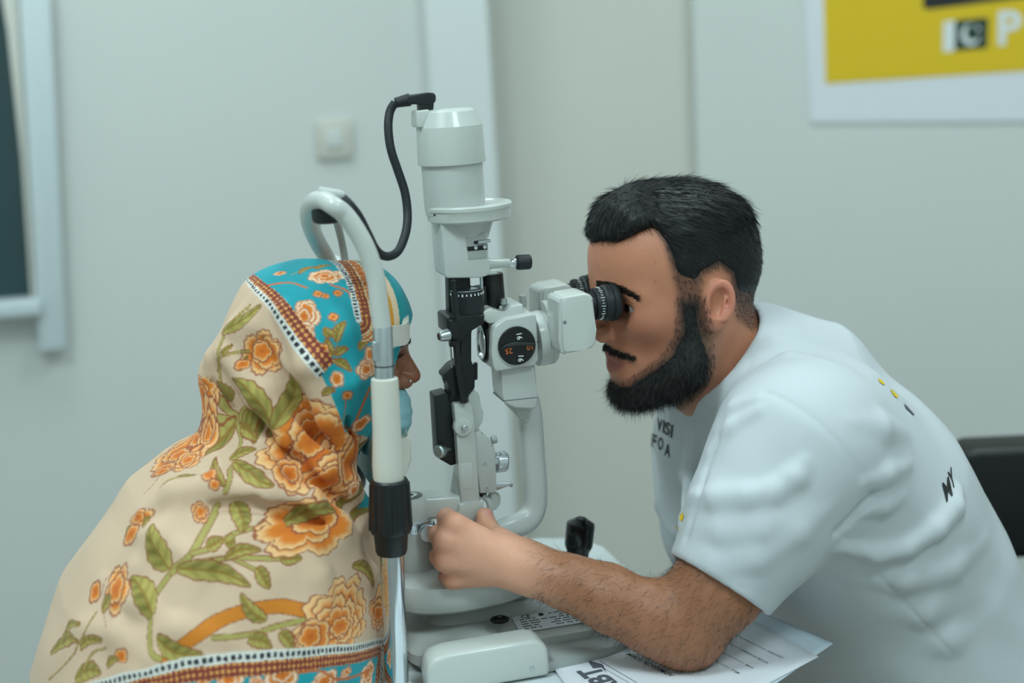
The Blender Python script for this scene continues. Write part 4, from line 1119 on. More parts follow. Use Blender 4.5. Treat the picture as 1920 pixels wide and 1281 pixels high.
# hair mass: a shell grown over the scalp, thick on top and thin at the sides
def hair_mass(P):
    q = m_head_local(P); x, z = q[:, 0], q[:, 2]; y = np.abs(q[:, 1])
    d0 = s_ell(np.stack([x, y, z], 1), (.003, 0, .022), (.087, .0755, .078)); d0 = smin(d0, s_ell(np.stack([x, y, z], 1), (.040, 0, .034), (.0535, .060, .052)), .03)
    top = sstep(.035, .085, z - np.clip(x, 0, 1) * .12)
    t = .0008 + .0085 * top
    d = d0 - t
    pd_ = np.asarray(poly_dist(x.astype(float), z.astype(float), HAIRP), f32)
    d = smax(d, pd_ + .004, .006)
    d = smax(d, (.014 + (x - .035) * .40) - z, .016)
    qq = np.stack([x, y, z], 1)
    tuft = s_chain(qq, [(.045, 0, .082), (.066, 0, .076), (.080, 0, .066), (.084, 0, .057)], [.024, .020, .012, .005], .01)
    tuft = smin(tuft, s_chain(qq, [(.040, .030, .080), (.062, .030, .073), (.074, .030, .063)], [.020, .017, .009], .01), .02)
    d = smin(d, tuft, .015)
    d = d + .0008 * np.sin(y * 900 + x * 120) * top
    return d
hm_o, hv, hf = body_obj('hair', hair_mass, (-.03, -.10, .26), (.22, .12, .50), .0022, M['hair'], man, None, 1)
def local_dir(d): # head-frame direction to instrument frame
    return np.stack([-d[:, 0], -d[:, 1], d[:, 2]], 1)
p, nn, rs = grow(hv, hf, np.ones(len(hv), bool), 15000, 5)
lq = m_head_local(p.astype(f32)).astype(float)
comb = np.stack([-np.ones(len(p)) + 1.6 * sstep(.02, .085, lq[:, 0]), lq[:, 1] * 9, -.25 - .5 * sstep(.0, -.06, lq[:, 0])], 1); comb = local_dir(comb)
front = sstep(.04, .09, lq[:, 0])[:, None]
comb = comb - nn * (comb * nn).sum(1)[:, None]
dr = unit(unit(comb) + nn * .20 + rs.normal(size=p.shape) * .13)
topw = sstep(.02, .08, lq[:, 2])
strands('hair_strands', p + np.array((0, 0, TZ)) - nn * .001, dr, (.005 + .014 * topw * (1 - .55 * front[:, 0])) * rs.uniform(.6, 1.2, len(p)), .00055, M['hair'], man, 3, curl=-nn * .12, seed=2)
p, nn, rs = grow(mv, mf, hmask, 13000, 6)
lq = m_head_local(p.astype(f32)).astype(float)
comb = local_dir(np.stack([-.5 - 0 * lq[:, 0], 0 * lq[:, 0], -1 + 0 * lq[:, 0]], 1)); comb = comb - nn * (comb * nn).sum(1)[:, None]
strands('side_hair', p + np.array((0, 0, TZ)), unit(unit(comb) + nn * .45 + rs.normal(size=p.shape) * .2), .0045 * rs.uniform(.6, 1.3, len(p)) * (.5 + sstep(-.03, .05, lq[:, 2])), .00035, M['hair'], man, 2, seed=3)
bdist = poly_dist(hx, hz, BEARDP); bmask = inhead & (bdist < .006) & (bdist > -.012) & ~((hx > .072) & (hz > -.098) & (hy < .018))
# beard mass under the strands
def beard_mass(P):
    q = m_head_local(P); qq = q.copy(); qq[:, 1] = np.abs(qq[:, 1])
    d = head_sdf(q)
    pd_ = np.asarray(poly_dist(q[:, 0].astype(float), q[:, 2].astype(float), BEARDP), f32)
    t = .0065 * sstep(0, -.022, pd_) * sstep(-.03, -.085, q[:, 2]) + .0005
    d = smax(d - t, pd_ + .004, .004)
    ch = s_chain(qq, [(.030, .040, -.092), (.052, .022, -.102), (.062, .0, -.104)], [.011, .013, .014], .01)
    ch = smin(ch, s_chain(qq, [(.063, 0, -.098), (.058, 0, -.108)], [.013, .008], .01), .012)
    d = smin(d, ch, .012)
    return d
bo, bv, bf = body_obj('beard', beard_mass, (-.02, -.10, .19), (.13, .11, .34), .0022, M['beard'], man, None, 1)
p, nn, rs = grow(bv, bf, np.ones(len(bv), bool), 17000, 8)
lq = m_head_local(p.astype(f32)).astype(float)
low = sstep(-.05, -.11, lq[:, 2])
comb = local_dir(np.stack([.15 + .5 * low, 0 * low, -1 + 0 * low], 1)); comb = comb - .7 * nn * (comb * nn).sum(1)[:, None]
strands('beard_strands', p + np.array((0, 0, TZ)), unit(unit(comb) + nn * .5 + rs.normal(size=p.shape) * .42), (.0045 + .0045 * low) * rs.uniform(.5, 1.2, len(p)), .00042, M['beard'], man, 3, curl=local_dir(np.stack([-.1 + 0 * low, 0 * low, -.3 + 0 * low], 1)), seed=4)
p, nn, rs = grow(mv, mf, bmask, 3600, 28)
comb = local_dir(np.stack([.2 + 0 * p[:, 0], 0 * p[:, 0], -1 + 0 * p[:, 0]], 1))
strands('cheek_stubble', p + np.array((0, 0, TZ)), unit(unit(comb) + nn * .5 + rs.normal(size=p.shape) * .25), .0042 * rs.uniform(.5, 1.2, len(p)), .00035, M['beard'], man, 2, seed=29)
bl = (m_head_local(bv.astype(f32))[:, 2] < -.092)
p, nn, rs = grow(bv, bf, bl, 2200, 38)
strands('beard_ends', p + np.array((0, 0, TZ)), unit(np.array((-.15, 0, -.8)) + nn * .6 + rs.normal(size=p.shape) * .5), .012 * rs.uniform(.4, 1.2, len(p)), .00028, M['beard'], man, 3, curl=rs.normal(size=p.shape) * .35, seed=39)
mzz = hz + .0545 + .22 * hy
mm_ = inhead & (np.abs(mzz) < .0036) & (hy < .036) & (hx > .045)
p, nn, rs = grow(mv, mf, mm_, 1500, 9)
comb = local_dir(np.stack([0 * p[:, 0], m_head_local(p.astype(f32))[:, 1] * 30., -1 * np.ones(len(p))], 1))
strands('moustache', p + np.array((0, 0, TZ)), unit(unit(comb) + nn * .25 + rs.normal(size=p.shape) * .18), .0050 * rs.uniform(.6, 1.2, len(p)), .0004, M['beard'], man, 2, seed=5)
bc = .0125 - 4.5 * np.clip(hy - .030, 0, 1) ** 2 * 3.2
br = inhead & (hy > .010) & (hy < .058) & (np.abs(hz - bc) < .0060 - .08 * np.clip(hy - .030, 0, 1)) & (hx > .035)
p, nn, rs = grow(mv, mf, br, 2600, 10)
sy_ = np.sign(m_head_local(p.astype(f32))[:, 1]).astype(float)
comb = local_dir(np.stack([-.7 * np.ones(len(p)), sy_, .10 * np.ones(len(p))], 1)); comb = comb - nn * (comb * nn).sum(1)[:, None]
strands('eyebrows', p + np.array((0, 0, TZ)), unit(unit(comb) + nn * .12 + rs.normal(size=p.shape) * .12), .0065 * rs.uniform(.6, 1.2, len(p)), .00042, M['beard'], man, 2, seed=6)
am = (mv[:, 2] < .16) & (mv[:, 0] > -.12) & (mv[:, 0] < .07) & (mv[:, 1] < -.06) & (mv[:, 2] > -.02)
p, nn, rs = grow(mv, mf, am, 5200, 11)
comb = np.stack([-np.ones(len(p)), 0 * p[:, 0], -.6 + 0 * p[:, 0]], 1)
strands('arm_hair', p + np.array((0, 0, TZ)), unit(unit(comb) * .8 + nn * .45 + rs.normal(size=p.shape) * .35), .011 * rs.uniform(.4, 1.3, len(p)), .00022, M['hair'], man, 3, curl=nn * -.2 + rs.normal(size=p.shape) * .2, seed=7)

# ---- prints on the shirt
_sw = wrapw(shirt_sdf)
def on_shirt(pts_px, lift=.0006):
    p, ok = trace_many(_sw, pts_px)
    if not ok.all(): return None
    n_ = normals_of(_sw, p, .002); return [tuple(q) for q in w2i(p + n_ * lift) + np.array((0, 0, TZ), f32)]
def letter(name, s, cx, cy, wx, hx_, wy, hy_, m, bold=.02):
    """one character: its width runs along pixel vector (wx, hx_), its height along (wy, hy_)"""
    v, f = text_mesh(s, 1.0, bold)
    bm = bmesh.new(); vs = [bm.verts.new(p) for p in v]
    for q in f: bm.faces.new([vs[i] for i in q])
    bmesh.ops.triangulate(bm, faces=bm.faces); bmesh.ops.subdivide_edges(bm, edges=[e for e in bm.edges if e.calc_length() > .35], cuts=1)
    bmesh.ops.triangulate(bm, faces=bm.faces); bm.verts.index_update()
    xs = [p.co.x for p in bm.verts]; ys = [p.co.y for p in bm.verts]; x0, x1, y0, y1 = min(xs), max(xs), min(ys), max(ys)
    px = [(cx + wx * ((p.co.x - x0) / (x1 - x0) - .5) + wy * ((p.co.y - y0) / (y1 - y0) - .5), cy + hx_ * ((p.co.x - x0) / (x1 - x0) - .5) + hy_ * ((p.co.y - y0) / (y1 - y0) - .5)) for p in bm.verts]
    q = on_shirt(px); fs = [[w.index for w in ff.verts] for ff in bm.faces]; bm.free()
    if q: py_obj(name, q, fs, m, man, smooth=False)
def patch(name, poly, m):
    bm = bmesh.new(); f = bm.faces.new([bm.verts.new((x, y, 0)) for x, y in poly]); bmesh.ops.triangulate(bm, faces=[f]); bm.verts.index_update()
    q = on_shirt([(p.co.x, p.co.y) for p in bm.verts]); fs = [[w.index for w in ff.verts] for ff in bm.faces]; bm.free()
    if q: py_obj(name, q, fs, m, man, smooth=False)
for s, cx, cy, w_ in (('V', 1237, 797, 9), ('I', 1245, 800, 3), ('S', 1252, 804, 9), ('I', 1260, 809, 3)):
    letter('chest_letter', s, cx, cy, w_, w_ * .45, 2, -24, M['ink'])
for s, cx, cy, w_ in (('F', 1227, 827, 9), ('O', 1239, 832, 9), ('A', 1252, 844, 10)):
    letter('chest_letter', s, cx, cy, w_, w_ * .45, 2, -24, M['ink'])
patch('chest_mark', [(1275, 968), (1281, 961), (1283, 968), (1279, 978), (1275, 975)], M['yellow'])
patch('chest_mark', [(1266, 986), (1272, 990), (1275, 996), (1270, 994)], M['yellow'])
letter('back_letter', 'M', 1776, 918, 12, -14, -9, -36, M['ink']); letter('back_letter', 'Y', 1784, 898, 7, -12, -9, -34, M['ink'])
patch('back_mark', [(1646, 710), (1652, 713), (1659, 721), (1655, 722), (1648, 716)], M['yellow'])
patch('back_mark', [(1668, 729), (1674, 733), (1684, 744), (1681, 747), (1675, 742)], M['yellow'])
patch('back_mark', [(1694, 757), (1700, 762), (1714, 778), (1712, 779), (1698, 766)], M['ink2'])

# ---- his chair
ch = empty('office_chair', 'black padded chair back standing behind the man in the white shirt', 'chair', (O.x + .62, O.y + .42, 0), R_(-20))
def chair_parts():
    q = ch.matrix_basis.inverted()
    pts = [atd(*p) for p in ((1787, 838, 1.95), (1800, 830, 1.95), (2100, 870, 1.95), (2100, 1075, 1.95), (1787, 985, 1.95))]
    return pts
CP = chair_parts(); ax_ = (CP[2] - CP[1]); ax_.z = 0; ax_.normalize(); an_ = Vector((-ax_.y, ax_.x, 0))
ch.location = (CP[1].x + ax_.x * .22, CP[1].y + ax_.y * .22, 0); ch.rotation_euler = (0, 0, math.atan2(ax_.y, ax_.x))
zt = CP[1].z; zb = CP[4].z - .03
bm = bmesh.new(); add_prism(bm, rrect(-.225, .225, zb - .02, zt, .018, 4), (1, 0, 0), (0, 0, 1), (0, .07, 0), Vector((0, -.035, 0)), .012, 4)
bm_obj('backrest', bm, M['leather'], ch)
box('seat', (0, -.26, .42), (.45, .46, .07), M['leather'], ch, .02, seg=4)
for sx in (-.2, .2):
    tube('back_upright', [(sx, .01, .40), (sx, .02, zb)], .012, M['black'], ch, 12)
    for sy in (-.44, -.04): tube('leg', [(sx, sy, .39), (sx, sy, .002)], .013, M['black'], ch, 12)

# ================================================================ THE PATIENT
PS = .82
PTH = R_(6); PC, PSN = math.cos(PTH), math.sin(PTH)
PH = np.array((-.2790, 0.0, .3175), f32)
def p_head_local(P): q = (P - PH) / PS; return np.stack([q[:, 0] * PC - q[:, 2] * PSN, q[:, 1], q[:, 0] * PSN + q[:, 2] * PC], 1).astype(f32)
def p_head_pt(x, y, z): return Vector((PH[0] + (x * PC + z * PSN) * PS, PH[1] + y * PS, PH[2] + (-x * PSN + z * PC) * PS + TZ))
def pat_body(P):
    d = np.full(len(P), 1.0, f32)
    def part(lo, hi, fn, k):
        m = ((P > np.array(lo, f32)) & (P < np.array(hi, f32))).all(1)
        if m.any(): d[m] = smin(d[m], fn(P[m]), k)
    part((-.42, -.12, .17), (-.15, .12, .44), lambda Q: head_sdf(p_head_local(Q), {'no_ear': 1}) * PS, .001)
    part((-.46, -.14, .0), (-.15, .14, .36), lambda Q: s_chain(Q, [(-.305, 0, .27), (-.33, 0, .20), (-.36, 0, .12)], [.036, .036, .05], .02), .02)
    def tor(Q):
        e = s_chain(Q, [(-.36, 0, .10), (-.40, 0, -.05), (-.42, 0, -.22)], [.07, .09, .10], .03)
        for s in (-1, 1):
            e = smin(e, s_chain(Q, [(-.36, s * .09, .09), (-.38, s * .13, -.04), (-.34, s * .10, -.12), (-.33, s * .03, -.13)], [.045, .036, .028, .022], .02), .02)
            e = smin(e, s_chain(Q, [(-.42, s * .08, -.24), (-.24, s * .10, -.25), (-.26, s * .10, -.62), (-.20, s * .10, -.68)], [.07, .055, .04, .028], .02), .03)
        return e
    part((-.56, -.25, -.72), (-.10, .25, .20), tor, .02)
    return d
def pat_cols(v):
    q = p_head_local(v.astype(f32)).astype(float); x, y, z = q[:, 0], np.abs(q[:, 1]), q[:, 2]
    c = np.tile(L3(138, 90, 66), (len(v), 1))
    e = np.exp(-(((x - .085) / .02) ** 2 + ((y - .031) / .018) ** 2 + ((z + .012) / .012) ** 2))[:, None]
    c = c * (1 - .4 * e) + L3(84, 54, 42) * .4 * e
    n = np.exp(-(((x - .105) / .022) ** 2 + (y / .02) ** 2 + ((z + .036) / .016) ** 2))[:, None]
    return c * (1 - .5 * n) + L3(150, 88, 62) * .5 * n
M['skin2'] = mat('skin_patient', None, .42, noise=.06, nscale=90, bump=.2, bscale=700, sss=.1, attr='Col')
pat, pv_, pf_ = body_obj('person', pat_body, (-.58, -.26, -.72), (-.10, .26, .46), .0026, M['skin2'], None, pat_cols, 1)
pat.location = (O.x, O.y, 0); pat.rotation_euler = (0, 0, INST_A)
setp(pat, 'seated woman in floral shawl and blue face mask with her head in the chin rest', 'person')
for sy in (1, -1):
    ec = p_head_pt(.0622, sy * .0338, -.0105); gz = Vector((1, .15 * sy, -.08)).normalized(); r = .0140 * PS
    lathe('eye', [(0, -r)] + [(r * math.sin(t), -r * math.cos(t)) for t in np.linspace(.2, math.pi - .2, 14)] + [(0, r)], ec, gz, M['eye_w'], pat, 24)
    lathe('iris', [(.0052, 0), (.0048, .001), (.0035, .0016), (0, .002)], ec + gz * .0102, gz, M['iris'], pat, 20)
pq = p_head_local(pv_.astype(f32)).astype(float); qx, qy, qz = pq[:, 0], np.abs(pq[:, 1]), pq[:, 2]
ph_ = (qz > -.15) & (qz < .13)
bmk = ph_ & (qy > .010) & (qy < .050) & (np.abs(qz - (.0100 + .004 * np.sin((qy - .012) * 75))) < .0042) & (qx > .045)
p, nn, rs = grow(pv_, pf_, bmk, 1500, 21); sg = np.sign(p[:, 1])
strands('eyebrows', p + np.array((0, 0, TZ)), unit(np.stack([-.4 + 0 * sg, sg, .2 + 0 * sg], 1) + nn * .35 + rs.normal(size=p.shape) * .15), .0065, .0005, M['beard'], pat, 2, seed=22)
lash = np.array([tuple(p_head_pt(.0785 - .35 * abs(t) ** 1.5 * .02, sg * (.034 + t * .011), -.0060)) for sg in (1, -1) for t in np.linspace(-1, 1, 46)]); rs = np.random.RandomState(2)
strands('eyelashes', lash, unit(np.stack([np.ones(92), .25 * np.sign(lash[:, 1]), .45 * np.ones(92)], 1) + rs.normal(size=lash.shape) * .12), .0085, .0007, M['beard'], pat, 3, seed=24)
lmk = ph_ & (qz > 9) & (np.abs(qy - .032) < .013) & (np.abs(qz + .0065) < .0022) & (qx > .068)
if lmk.sum() > 40:
    p, nn, rs = grow(pv_, pf_, lmk, 160, 23)
    strands('eyelashes', p + np.array((0, 0, TZ)), unit(np.stack([np.ones(160), 0 * p[:, 0], .5 + 0 * p[:, 0]], 1) + rs.normal(size=p.shape) * .15), .007, .0006, M['beard'], pat, 3, seed=24)
ns = p_head_pt(.0985, -.0180, -.037)
lathe('nose_stud', [(0, -.0012), (.0011, -.0008), (.0015, 0), (.0011, .0008), (0, .0012)], ns, (.3, -1, .1), M['chrome'], pat, 14)

# ---- surgical mask pulled below the nose
def mask_sdf(P):
    q = p_head_local(P); qq = q.copy(); qq[:, 1] = np.abs(qq[:, 1])
    d = s_ell(qq, (.058, 0, -.080), (.047, .052, .052)); d = smin(d, s_cone(qq, (.060, .030, -.075), (.015, .062, -.065), .022, .010), .02)
    d = d + .0007 * np.sin(q[:, 2] * 420 + 3 * np.sin(q[:, 1] * 30)) * sstep(-.045, -.06, q[:, 2])
    d = smax(d, (q[:, 2] + .0500 - (.096 - q[:, 0]) * .15), .004)
    d = smax(d, -(head_sdf(q, {'no_ear': 1}) - .002) - .004, .002)
    d = np.maximum(d, .046 - q[:, 0])
    return d * PS
M['mask'] = mat('mask_blue', lin(142, 190, 198), .75, noise=.05, nscale=60, bump=.15, bscale=900)
body_obj('face_mask', mask_sdf, (-.30, -.08, .18), (-.17, .08, .29), .0020, M['mask'], pat, None, 1)

# ---- the shawl
def J(px, py): return I(px, py, 0)
def shawl_base(P):
    hood = s_ell(P, (-.284, 0, .319), (.0810, .0790, .0825))
    hood = smin(hood, s_cone(P, (-.288, 0, .290), J(548, 862), .0770, .0520), .03)
    hood = smin(hood, s_cone(P, (-.262, 0, .332), (-.243, 0, .348), .060, .046), .03)
    hump = s_chain(P, [J(530, 600), J(436, 702), J(452, 800), J(480, 870)], [.046, .0270, .0330, .04], .02)
    d = smin(hood, hump, .035)
    Q = P.copy(); Q[:, 1] = Q[:, 1] / 1.28
    body = s_chain(Q, [J(530, 885), J(462, 1010), J(418, 1160), J(395, 1290), J(390, 1480)], [.060, .1080, .1420, .1580, .170], .05)
    body = smin(body, s_cone(P, J(588, 940), J(622, 1070), .032, .046), .03)
    return smin(d, body, .018)
def shawl_open(P, d):
    # opening for the face, hollow behind it
    d = smax(d, -s_ell(P, (-.178, 0, .270), (.0860, .0830, .0690)), .006)
    d = smax(d, -s_cone(P, (-.212, 0, .245), (-.165, 0, .19), .046, .060), .006)
    return d
_pb = wrapw(lambda P: shawl_open(P, shawl_base(P)))
P_R = [([(480, 552), (440, 615), (400, 672), (382, 705)], .010, .004),
 ([(425, 665), (490, 740), (550, 812), (605, 880), (640, 925)], .015, .0115),
 ([(528, 582), (580, 685), (618, 780), (642, 840), (655, 880)], .013, .0100),
 ([(500, 560), (470, 610), (450, 660)], .010, .004),
 ([(270, 960), (330, 925), (410, 915), (500, 925), (580, 945), (650, 985)], .016, .009),
 ([(600, 880), (650, 910), (672, 960), (668, 1000)], .014, .010),
 ([(560, 960), (640, 1000), (690, 1080), (715, 1160), (722, 1240)], .018, .006),
 ([(360, 800), (390, 840), (420, 890)], .012, .006),
 ([(245, 1000), (300, 1010), (350, 1040)], .012, .004),
 ([(190, 1090), (260, 1130), (330, 1180)], .014, .004),
 ([(150, 1170), (220, 1190), (300, 1240)], .014, .004),
 ([(640, 600), (660, 720), (668, 820)], .012, .004),
 ([(330, 955), (295, 1010), (255, 1065), (215, 1130)], .012, .0035), ([(420, 960), (400, 1040), (350, 1130)], .016, .003), ([(560, 1010), (600, 1080), (620, 1160)], .016, .003), ([(230, 1200), (330, 1180), (430, 1200)], .014, .003), ([(480, 900), (520, 915), (570, 918)], .008, .004),
 ([(590, 540), (640, 620), (655, 700)], .014, .003)]
P_G = [([(500, 835), (560, 885), (620, 925), (650, 950)], .009), ([(605, 705), (640, 790), (662, 868)], .005),
 ([(400, 948), (480, 947), (560, 962), (620, 990)], .008), ([(460, 735), (505, 800), (560, 860)], .008), ([(690, 1000), (712, 1060), (722, 1130)], .005),
 ([(490, 640), (545, 735), (600, 830), (630, 885)], .009), ([(400, 720), (425, 770), (440, 830)], .006)]
PR = [(traced(_pb, ln, r - hgt * 1.45), r) for ln, r, hgt in P_R]; PG = [(traced(_pb, ln, .001), r) for ln, r in P_G]
def shawl_sdf(P):
    d = shawl_base(P); m = np.abs(d) < .06
    if m.any():
        Q = P[m]; e = d[m]
        for pt, r in PR:
            if len(pt) > 1: e = near_chain(Q, e, pt, [r * .5] + [r] * (len(pt) - 2) + [r * .5], 1, .009, .006)
        for pt, r in PG:
            if len(pt) > 1: e = near_chain(Q, e, pt, [r * .3] + [r] * (len(pt) - 2) + [r * .3], -1, .008, .003)
        e = e + .0012 * np.sin(Q[:, 0] * 85 - Q[:, 2] * 60 + 2 * np.sin(Q[:, 1] * 30)) * np.sin(Q[:, 2] * 48 + Q[:, 0] * 30)
        d[m] = e
    d = shawl_open(P, d)
    return np.maximum(d, -.16 - P[:, 2])
_ps = wrapw(shawl_sdf)
def chart(Pi):
    """flat cloth coordinates of surface points: side view unrolled round the edges"""
    n_ = normals_of(lambda X: shawl_base(X), Pi, .004); Pi = np.asarray(Pi, float)
    dv = np.clip(Pi[:, 1] + .082 + .115 * sstep(.26, .06, Pi[:, 2]), 0, None) * .8
    return np.stack([Pi[:, 0] + n_[:, 0] * dv, Pi[:, 2] + n_[:, 2] * dv], 1)
def C2(pts):
    """pixels of the photograph to cloth coordinates"""
    p, ok = trace_many(_pb, pts); out = chart(w2i(p))
    for i in np.nonzero(~ok)[0]: q = J(*pts[i]); out[i] = (q[0], q[2])
    return out
sv1, sf1 = mesh_sdf(shawl_sdf, (-.62, -.26, -.18), (-.14, .26, .44), .0027)
ab = chart(sv1.astype(f32))
# carry the cloth coordinates through a subdivision
both_, sf2 = np_subdiv(np.concatenate([sv1, ab], 1), sf1)
sv2, AB = both_[:, :3], both_[:, 3:]
rsP = np.random.RandomState(11)
CC = np.tile(L3(208, 178, 150), (len(sv2), 1))
def paint(mask, col, a=1.0):
    w_ = (np.clip(mask, 0, 1) * a)[:, None]; CC[:] = CC * (1 - w_) + np.asarray(col) * w_
def sel(cx, cy, r): return np.nonzero((np.abs(AB[:, 0] - cx) < r) & (np.abs(AB[:, 1] - cy) < r))[0]
def paint_i(ix, mask, col):
    w_ = np.clip(mask, 0, 1)[:, None]; CC[ix] = CC[ix] * (1 - w_) + np.asarray(col) * w_
AA = .0007
OR0, OR1, PEACH, EDGE = L3(196, 92, 14), L3(228, 132, 30), L3(236, 190, 132), L3(150, 70, 38)
LF0, LF1, LFO = L3(110, 100, 32), L3(172, 156, 80), L3(140, 76, 36)
TEAL, CREAM = L3(0, 146, 158), L3(208, 178, 150)
def polyline_st(ix, pts):
    x, y = AB[ix, 0], AB[ix, 1]; best = np.full(len(ix), 1e9); sgn = np.zeros(len(ix)); T = np.zeros(len(ix)); L0 = 0
    for a, b in zip(pts[:-1], pts[1:]):
        e = b - a; L = np.hypot(*e) + 1e-9; dx, dy = x - a[0], y - a[1]
        t = np.clip((dx * e[0] + dy * e[1]) / L ** 2, 0, 1); d = np.hypot(dx - t * e[0], dy - t * e[1]); m = d < best
        best = np.where(m, d, best); sgn = np.where(m, np.sign(dx * e[1] - dy * e[0]), sgn); T = np.where(m, L0 + t * L, T); L0 += L
    return best * sgn, T, L0
def flower(px, py, rpx, rot=0.0, layers=4, n=7, squash=1.0, white=False, seed=0):
    c, e = C2([(px, py), (px + rpx, py)]); R = rpx * .00050
    axx = float(np.clip(np.hypot(*(e - c)) / R, .85, 1.9)); ix = sel(c[0], c[1], R * 1.4 * axx)
    if not len(ix): return
    rs_ = np.random.RandomState(seed + int(px)); x, y = (AB[ix, 0] - c[0]) / axx, (AB[ix, 1] - c[1]) / squash
    for l in range(layers):
        k = 1 - l / (layers + .6); cx, cy = rs_.normal(size=2) * R * .10 * (l > 0); r = np.hypot(x - cx, y - cy); th = np.arctan2(y - cy, x - cx)
        ph = rot + l * 1.3 + rs_.rand(); nn_ = n - (l > 1) - (l > 2)
        lobe = np.abs(np.cos(nn_ / 2 * (th - ph))) ** .55; rb = R * k * (.70 + .30 * lobe + .03 * np.sin(th * 23 + l))
        inside = 1 - sstep(rb - AA, rb + AA, r); q = np.clip(r / rb, 0, 1)
        col = OR0 * (1 - q)[:, None] + OR1 * q[:, None]; pe = sstep(.68, 1.0, q)[:, None]; tip = PEACH if not white else L3(240, 226, 200)
        col = col * (1 - pe) + tip * pe
        paint_i(ix, (1 - sstep(rb + AA, rb + 3 * AA, r)) , EDGE if not white else L3(200, 120, 70))
        w_ = inside[:, None]; CC[ix] = CC[ix] * (1 - w_) + col * w_
        # petal divisions
        dv = (1 - sstep(.0, .10, lobe)) * inside * (q > .35); paint_i(ix, dv * .7, OR0)
def leaf(p0, p1, wpx, bend=.12, dark=False):
    a, b = C2([p0, p1]); L = np.hypot(*(b - a)); W = wpx * .00040; c = (a + b) / 2; ix = sel(c[0], c[1], L * .75 + W)
    if not len(ix) or L < 1e-4: return
    e = (b - a) / L; x = ((AB[ix, 0] - a[0]) * e[0] + (AB[ix, 1] - a[1]) * e[1]) / L; y = (AB[ix, 0] - a[0]) * -e[1] + (AB[ix, 1] - a[1]) * e[0]
    y = y - bend * L * np.sin(np.pi * np.clip(x, 0, 1)); t = np.clip(x, 0, 1)
    hw = W * np.sin(np.pi * t ** .75) ** .8 * (1 + .06 * np.sin(t * 30)); ins = (x > 0) & (x < 1)
    m = ins * (1 - sstep(hw - AA * .6, hw + AA * .6, np.abs(y))); q = np.clip(np.abs(y) / (hw + 1e-6), 0, 1)
    paint_i(ix, ins * (1 - sstep(hw + AA, hw + 2.4 * AA, np.abs(y))), LFO)
    f_ = np.where(y > 0, .25, .75) + .25 * np.sin(x * 26 - np.abs(y) / W * 4) + .25 * q; f_ = np.clip(f_, 0, 1)[:, None]
    if dark: f_ = f_ * .35
    col = LF0 * (1 - f_) + LF1 * f_; w_ = m[:, None]; CC[ix] = CC[ix] * (1 - w_) + col * w_
    paint_i(ix, ins * (1 - sstep(.0006, .0014, np.abs(y))) * (x < .92), L3(140, 108, 36))
def stem(pts, wpx, col=None, edge=True):
    P_ = C2(pts); P_ = np.array(spline([tuple(p) for p in P_], 5)); c = P_.mean(0); ix = sel(c[0], c[1], np.abs(P_ - c).max() + .02)
    if not len(ix): return
    s, t, L = polyline_st(ix, P_); W = wpx * .00050 / 2
    if edge: paint_i(ix, 1 - sstep(W, W + AA, np.abs(s)), LFO)
    paint_i(ix, 1 - sstep(W - AA, W, np.abs(s)), L3(166, 154, 84) if col is None else col)
def bud(px, py, r, ang):
    d = (math.cos(R_(ang)) * r, -math.sin(R_(ang)) * r); leaf((px - d[0], py - d[1]), (px + d[0], py + d[1]), r * .55, 0)
def area(poly, col):
    P_ = C2(poly); paint(1 - sstep(-AA, AA, poly_dist(AB[:, 0], AB[:, 1], [tuple(p) for p in P_])), col)
def extend(P_, k=4.0): return np.concatenate([[P_[0] + (P_[0] - P_[1]) * k], P_])
def squares_band(pts, side, w1, w2, limit=True, ext=12.0):
    """white strip with dark squares, then a strip of brick and gold lattice on the given side"""
    P_ = np.array(spline([tuple(p) for p in C2(pts)], 6)); P_ = extend(P_, ext) if ext else P_; ix = np.arange(len(AB)); s, t, L = polyline_st(ix, P_); s = s * side
    ok = (t > 1e-5) & (t < L - 1e-5) if limit else np.ones(len(ix), bool)
    paint(ok * (1 - sstep(w1 / 2, w1 / 2 + AA, np.abs(s))), L3(214, 212, 204))
    cell = w1 * .78; u_ = (t / cell) % 1; paint(ok * (np.abs(s) < w1 * .26) * ((u_ > .2) & (u_ < .8)), L3(22, 26, 40))
    paint(ok * (s > w1 / 2) * (s < w1 / 2 + w2), L3(126, 48, 36))
    c_ = w2 / 2.2; a_ = ((t + s) / c_) % 1; b2 = ((t - s) / c_) % 1
    paint(ok * (s > w1 / 2) * (s < w1 / 2 + w2) * (a_ > .25) * (b2 > .25) * (((np.floor((t + s) / c_) + np.floor((t - s) / c_)) % 2) == 0), L3(214, 150, 78))
    return s, t, L, ok

# cream part: stems, leaves and flowers, as they lie in the photograph
stem([(378, 1232), (385, 1100), (300, 1230)][:1] + [(290, 1232), (283, 1160), (292, 1115), (320, 1075), (355, 1040), (390, 985), (410, 950)], 10)
stem([(322, 1075), (370, 1052), (420, 1045), (480, 1047), (545, 1047)], 8); stem([(440, 1050), (478, 1068), (492, 1085)], 6)
stem([(360, 1035), (400, 1020), (440, 1000), (480, 990), (530, 985)], 7)
leaf((318, 1068), (290, 985), 28, .12); leaf((288, 1158), (250, 1085), 26, -.12); leaf((330, 1065), (470, 1098), 20, .10); leaf((420, 1045), (490, 1032), 10, .1)
leaf((440, 945), (455, 1000), 20, .15); leaf((440, 1010), (420, 1015), 12); bud(546, 1047, 20, 5); bud(494, 1084, 24, -60); bud(505, 988, 24, 5); bud(402, 1015, 18, 25)
flower(590, 985, 62, .4, 3, 6, .75); leaf((535, 985), (620, 960), 16, .1)
stem([(315, 1240), (360, 1195), (420, 1160), (490, 1140), (580, 1148)], 22, L3(204, 122, 24)); stem([(400, 1195), (470, 1190), (540, 1170), (580, 1160)], 9)
